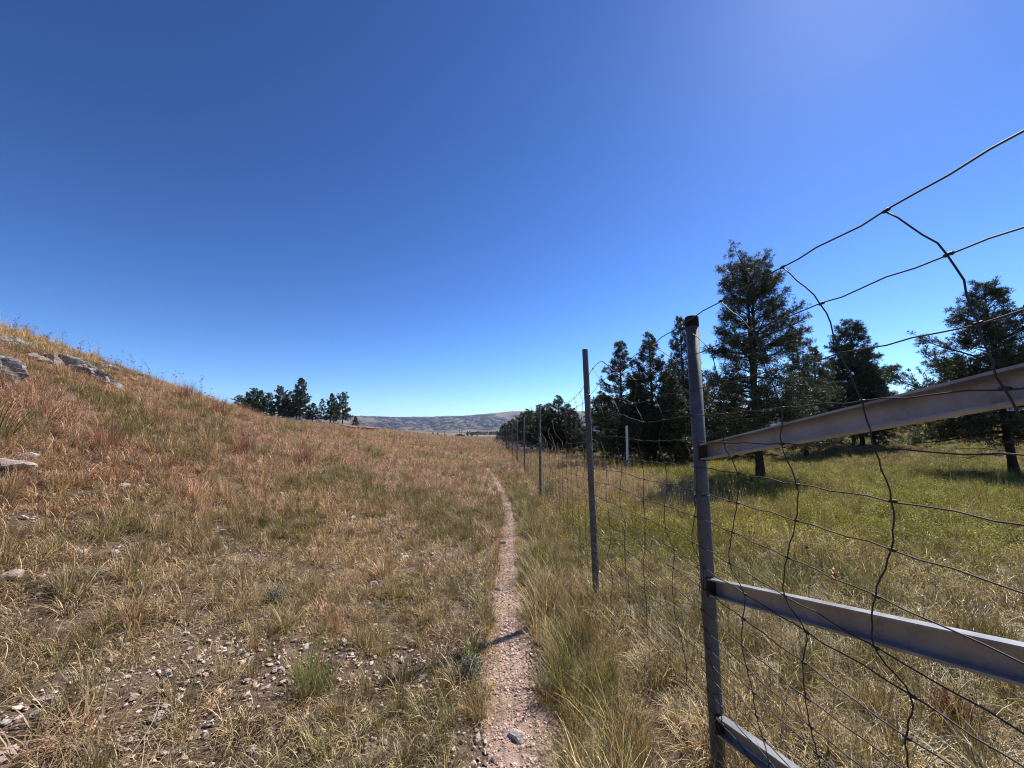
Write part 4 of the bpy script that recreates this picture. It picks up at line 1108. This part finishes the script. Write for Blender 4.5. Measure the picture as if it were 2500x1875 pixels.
    while k < 230:
        px = crs.uniform(-20, 1150); py = crs.uniform(1090, 1860); x, y = hit(px, py)
        bare = bare_f(np.array([x]), np.array([y]))[0]
        if bare > .44 or abs(x - path_x(y)) < .25 or x > path_x(y): 
            if crs.uniform() > .16 or x > path_x(y) - .1: continue
        s = crs.uniform(.011, .032) * (1 + .27 * (y - 2)); s = min(s, .13) * .85
        b = stone_mesh(700 + k, .38, 2, .35); 
        for i, v in enumerate(b.v): b.v[i] = v * np.array([s, s * crs.uniform(.5, 1), s])
        ob = b.build('stone', M[['rockpale', 'rockpink', 'rockpale'][k % 3]], None, False, (x, y, Hs(x, y) + s * .55)); ob.rotation_euler = (crs.normal(0, .25), crs.normal(0, .25), crs.uniform(0, 6))
        tag(ob, 'small pale chip of limestone lying loose in the thin slope grass', 'stone', 'loose limestone chips on the slope'); k += 1

# ------------------------------------------------------------------ single plants
def plant(px, py, parts, col, col2, label, cat, name, scale=1.0, xy=None, group=None, seed=0):
    rs = np.random.default_rng(9000 + seed); x, y = xy or hit(px, py); b = MB()
    for a in parts: b.add(*blades(*a[:6], a[6] if len(a) > 6 else 5, rs, a[7] if len(a) > 7 else .4))
    for i, v in enumerate(b.v): b.v[i] = v * scale
    o = b.build(name, own_leaf(name + '_leaf', col, col2, .3), None, False, (x, y, Hs(x, y)))
    return tag(o, label, cat, group)
def shrub(px, py, r, h, n, col, col2, label, seed, name='sagebrush', leaf=.012, xy=None):
    rs = np.random.default_rng(seed); x, y = xy or hit(px, py); e = empty(name, (x, y, Hs(x, y)), 0, label=label, cat='shrub')
    tb = MB(); b = MB()
    for k in range(n):
        a = rs.uniform(0, 2 * PI); el = rs.uniform(.4, 1.45); L = rs.uniform(.6, 1)
        tip = np.array([math.cos(a) * math.cos(el) * r * L, math.sin(a) * math.cos(el) * r * L, math.sin(el) * h * L]); s = np.linspace(0, 1, 4)[:, None]
        P = tip * s + np.array([0, 0, -.06 * h]) * np.sin(s * PI); tb.tube(P, .0022 * (1.2 - s[:, 0]) + .0006, 3, cap=False)
        for q in range(26):
            c = P[1] + (P[3] - P[1]) * rs.uniform(0, 1.05) + rs.normal(0, leaf * .7, 3); u = rs.normal(0, 1, 3); u /= np.linalg.norm(u); w = np.cross(u, rs.normal(0, 1, 3)); w /= np.linalg.norm(w)
            b.add(np.array([c, c + u * leaf * .5 + w * leaf * .2, c + u * leaf, c + u * leaf * .5 - w * leaf * .2]), np.array([[0, 1, 2, 3]]), rs.uniform(0, 1))
    tb.build('stems', simple('woody_stem', (.16, .12, .08), .9), e); b.build('foliage', own_leaf(name + '_leaf', col, col2, .25), e)
def build_plants():
    gl, gh = (.06, .085, .025), (.24, .25, .09)
    plant(0, 0, [(260, (.3, .62), (.0, .7), (.2, .9), .008, .10)], (.05, .075, .03), (.17, .19, .09), 'dark green spiky yucca like clump behind the torn fence bay', 'plant', 'spiky_plant', xy=hit(1346, 1215), seed=1)
    plant(765, 1690, [(330, (.12, .30), (.0, .4), (.1, .7), .0026, .10), (80, (.1, .22), (.3, 1.), (.5, 1.5), .003, .12)], (.13, .15, .04), (.36, .34, .13), 'bright yellow green tuft with dark hollow below it on the slope', 'grass tuft', 'grass_tuft', seed=2)
    plant(20, 1120, [(120, (.3, .7), (.2, 1.2), (.1, .6), .010, .08)], gl, gh, 'spiky green yucca like tuft at the left edge', 'plant', 'spiky_plant', xy=hit(-8, 1075), seed=3)
    plant(1915, 1445, [(150, (.22, .5), (.1, .9), (.2, .9), .008, .09)], gl, (.22, .24, .08), 'broad leaved green tuft just above the middle rail', 'grass tuft', 'grass_tuft', seed=4)
    plant(325, 1530, [(90, (.2, .42), (.0, .9), (.8, 2.), .006, .05, 6)], (.30, .17, .09), (.55, .38, .20), 'tall rusty arching tuft left of the bare patch', 'grass tuft', 'grass_tuft', seed=5)
    plant(215, 1800, [(120, (.15, .34), (.2, 1.1), (1., 2.4), .006, .10, 6)], (.28, .16, .09), (.58, .40, .22), 'curling orange brown tuft in the lower left corner', 'grass tuft', 'grass_tuft', seed=6)
    plant(80, 1850, [(90, (.15, .3), (.2, 1.1), (1., 2.4), .006, .10, 6)], (.28, .18, .10), (.58, .42, .24), 'second curling straw tuft at the bottom left edge', 'grass tuft', 'grass_tuft', seed=16)
    plant(1325, 1690, [(26, (.2, .36), (.5, 1.3), (.5, 1.2), .006, .02, 6)], (.25, .25, .11), (.42, .38, .2), 'pale arching broad bladed tuft hanging over the right rim of the trail', 'grass tuft', 'grass_tuft', seed=7)
    plant(1155, 1620, [(50, (.12, .3), (.0, .5), (.1, .8), .007, .05)], gl, (.26, .28, .07), 'fresh green tuft on the left rim of the trail by the post shadow', 'grass tuft', 'grass_tuft', seed=8)
    # red brown bluestem clumps on the hill, each a clear dark based bunch
    G = 'reddish bluestem clumps on the hillside'
    cl = [(452, 975, 'reddish clump on the skyline left of the pines', 1.1), (740, 1135, 'tall rusty clump in the middle of the slope', 1.1), (590, 1110, 'rusty clump left of the tall middle one', 1.0), (1125, 1110, 'orange red clump beside the bend of the trail', 1.0),
          (1030, 1095, 'low red clump left of the trail bend', .9), (530, 1010, 'clump just under the skyline below the pines', 1.0), (260, 1100, 'clump with dark base under the long ledge', .9), (850, 1070, 'greyish pink clump on the upper slope', 1.0),
          (960, 1085, 'brown clump right of the upper slope hollow', .9), (1195, 1240, 'orange clump on the left rim of the trail', .55), (700, 1040, 'clump near the skyline under the lone pines', 1.0)]
    for i, (px, py, l, s) in enumerate(cl):
        plant(px, py, [(200, (.3, .62), (.0, .45), (.1, .7), .005, .13), (60, (.15, .3), (.4, 1.2), (.5, 1.6), .005, .16)], (.20, .085, .05), (.50, .27, .16), l, 'grass clump', 'bluestem_clump', s, group=G, seed=30 + i)
    shrub(672, 1470, .10, .13, 60, (.22, .25, .17), (.42, .44, .34), 'pale grey green sage sprig in the middle of the slope', 71)
    shrub(1148, 1660, .11, .16, 80, (.18, .21, .14), (.38, .40, .30), 'grey sage bush on the left rim of the trail', 72)
    shrub(555, 1215, .13, .14, 60, (.22, .25, .17), (.42, .44, .34), 'small grey sage bush on the left slope', 73)
    shrub(1168, 1350, .08, .14, 34, (.24, .24, .05), (.50, .46, .14), 'yellowish leafy weed left of the trail', 74, 'leafy_weed', .018)
    shrub(1430, 1262, .20, .26, 60, (.40, .20, .04), (.62, .40, .10), 'orange yellow autumn weed behind the fence', 75, 'leafy_weed', .022)
    shrub(1782, 1165, .18, .40, 70, (.02, .035, .015), (.08, .09, .04), 'little dark juniper seedling left of the largest pine', 76, 'seedling', .03, xy=(5.6, 11.5))
    shrub(2340, 1790, .14, .22, 40, (.10, .04, .02), (.38, .13, .05), 'rust red leafed weed below the middle rail', 77, 'leafy_weed', .022)
    # dark seed heads
    for i, (px, py, l) in enumerate([(1975, 1330, 'dried dark brown flower head behind the fence'), (2042, 1390, 'red weed stalk right of the dried flower head')]):
        x, y = hit(px, py + 60); e = empty('dried_flower', (x, y, Hs(x, y)), 0, label=l, cat='dried flower')
        b = MB(); b.tube([(0, 0, 0), (.01, 0, .12), (0, .01, .24)], [.004, .003, .003], 5); b.build('stem', simple('dry_stem', (.14, .07, .04), .9), e)
        b = MB(); rs = np.random.default_rng(i)
        for q in range(26):
            u = rs.normal(0, 1, 3); u[2] = abs(u[2]) * .6 + .2; u /= np.linalg.norm(u); w = np.cross(u, [0, 0, 1.0]); w /= np.linalg.norm(w); c = np.array([0, 0, .23 - i * .1 * rs.uniform()])
            b.add(np.array([c, c + u * .02 + w * .008, c + u * .045, c + u * .02 - w * .008]), np.array([[0, 1, 2, 3]]), rs.uniform())
        b.build('flower_head', own_leaf('seed_head', (.07, .02, .015) if i == 0 else (.25, .05, .03), (.16, .05, .03) if i == 0 else (.5, .14, .08), .1), e)
    # thin bare stems standing against the sky on the left crest
    rs = np.random.default_rng(4)
    for i in range(32):
        px = rs.uniform(5, 520); 
        py0 = np.interp(px, [0, 158, 316, 506], [789, 839, 902, 975]); x, y = hit(px, py0 + rs.uniform(12, 40)); h = rs.uniform(.4, .8)
        b = MB(); s = np.linspace(0, 1, 6); lean = rs.normal(0, .12, 2); b.tube(np.stack([lean[0] * h * s ** 2, lean[1] * h * s ** 2, h * s], 1), .0035 * (1.3 - s), 4)
        for q in range(rs.integers(3, 9)):
            t = rs.uniform(.45, 1); c = np.array([lean[0] * h * t * t, lean[1] * h * t * t, h * t]); u = rs.normal(0, 1, 3); u[2] = abs(u[2]); u /= np.linalg.norm(u); L = rs.uniform(.02, .07)
            b.tube([c, c + u * L], [.0025, .002], 3); b.tube([c + u * L, c + u * (L + .014), c + u * (L + .026)], [.004, .011, .003], 5)
        tag(b.build('weed_stalk', own_leaf('stalk', (.13, .09, .05), (.22, .16, .09), .1), None, False, (x, y, Hs(x, y) - .02)), 'thin dry weed stalk with seed heads standing on the crest at left', 'weed stalk', 'dry weed stalks along the crest')

def build_marker():
    x, y = 5.30, 18.0; z = Hs(x, y); e = empty('marker_post', (x, y, z), 0, label='tall white flat marker post beside the road', cat='marker post')
    b = MB(); h = 2.0; n = 7; w = .11
    prof = np.array([(w / 2 * u, .018 * (1 - u * u)) for u in np.linspace(-1, 1, n)]); back = prof[::-1] - [0, .008]
    pr = np.vstack([prof, back]); m = len(pr)
    v = np.array([[p[0] + .03 * t, p[1], t * h - .2 + (0 if k == 0 else (p[0] * .5))] for k, t in enumerate((0, 1.1)) for p in pr])
    b.add(v, [[i, (i + 1) % m, m + (i + 1) % m, m + i] for i in range(m)]); b.add(v[:m], [list(range(m))]); b.add(v[m:], [list(range(m))[::-1]])
    b.build('panel', simple('white_fibreglass', (.70, .70, .74), .5, col2=(.80, .80, .83), nscale=4), e)
    b = MB(); b.box((.0, 0, .18), (.07, .028, .5)); b.build('stake', M['rust'], e)

# ------------------------------------------------------------------ sun, sky, air, camera
SUN_AZ, SUN_EL, EXPO = 47.0, 48.0, .55
def build_light():
    w = bpy.data.worlds.new('World'); SC.world = w; w.use_nodes = True; nt = w.node_tree; nt.nodes.clear(); N = NT(nt)
    sky = N.n('ShaderNodeTexSky', sky_type='NISHITA', sun_disc=False, sun_elevation=R(SUN_EL), sun_rotation=R(SUN_AZ), altitude=1300, air_density=1.0, dust_density=.3, ozone_density=3.0)
    gm = N.n('ShaderNodeGamma', ins={0: sky.outputs[0], 1: 1.55})
    c = N.mix(1.0, gm.outputs[0], (.79, .81, .87), 'MULTIPLY')
    c = N.n('ShaderNodeHueSaturation', ins={'Saturation': 1.035, 'Color': c}).outputs[0]
    bg = N.n('ShaderNodeBackground', ins={0: c, 1: .0748 / 2 ** EXPO}); out = N.n('ShaderNodeOutputWorld', ins={0: bg.outputs[0]})
    l = bpy.data.lights.new('sun', 'SUN'); l.energy = 5.0; l.angle = R(.5); l.color = (1, .95, .87)
    o = bpy.data.objects.new('sun', l); COL.objects.link(o)
    a, e = R(SUN_AZ), R(SUN_EL); d = Vector((math.sin(a) * math.cos(e), math.cos(a) * math.cos(e), math.sin(e)))
    o.rotation_euler = d.to_track_quat('Z', 'Y').to_euler(); o.location = d * 50
def build_air(dens):
    b = MB(); b.box((0, 3300, 190), (18500, 13200, 480))
    m, nt, out = newmat('thin_air'); N = NT(nt)
    v = N.n('ShaderNodeVolumePrincipled'); v.inputs['Color'].default_value = (.34, .52, 1, 1); v.inputs['Density'].default_value = dens; v.inputs['Anisotropy'].default_value = .2
    N.link(v.outputs[0], out.inputs['Volume'])
    tag(b.build('haze', m), 'faint blue haze over the far hills', 'haze', kind='stuff')
def build_camera():
    c = bpy.data.cameras.new('camera'); c.sensor_width = 36; c.lens = 36 * FPX / 2500; c.clip_start = .02; c.clip_end = 40000
    o = bpy.data.objects.new('camera', c); COL.objects.link(o); o.location = (0, 0, EYE); o.rotation_euler = (PI / 2 + PITCH, 0, 0); SC.camera = o

build_rocks()
build_fence()
build_trees()
build_far_things()
build_plants()
build_marker()
make_grass()
make_gravel()
build_light()
build_air(4.5e-5)
build_camera()
SC.view_settings.view_transform = 'Standard'; SC.view_settings.look = 'None'; SC.view_settings.gamma = 1; SC.view_settings.exposure = EXPO
SC.cycles.use_denoising = True; SC.cycles.denoising_prefilter = 'NONE'; SC.cycles.filter_width = 1.1; SC.cycles.adaptive_threshold = .006
SC.cycles.max_bounces = 8; SC.cycles.diffuse_bounces = 2; SC.cycles.transparent_max_bounces = 8; SC.cycles.volume_bounces = 0
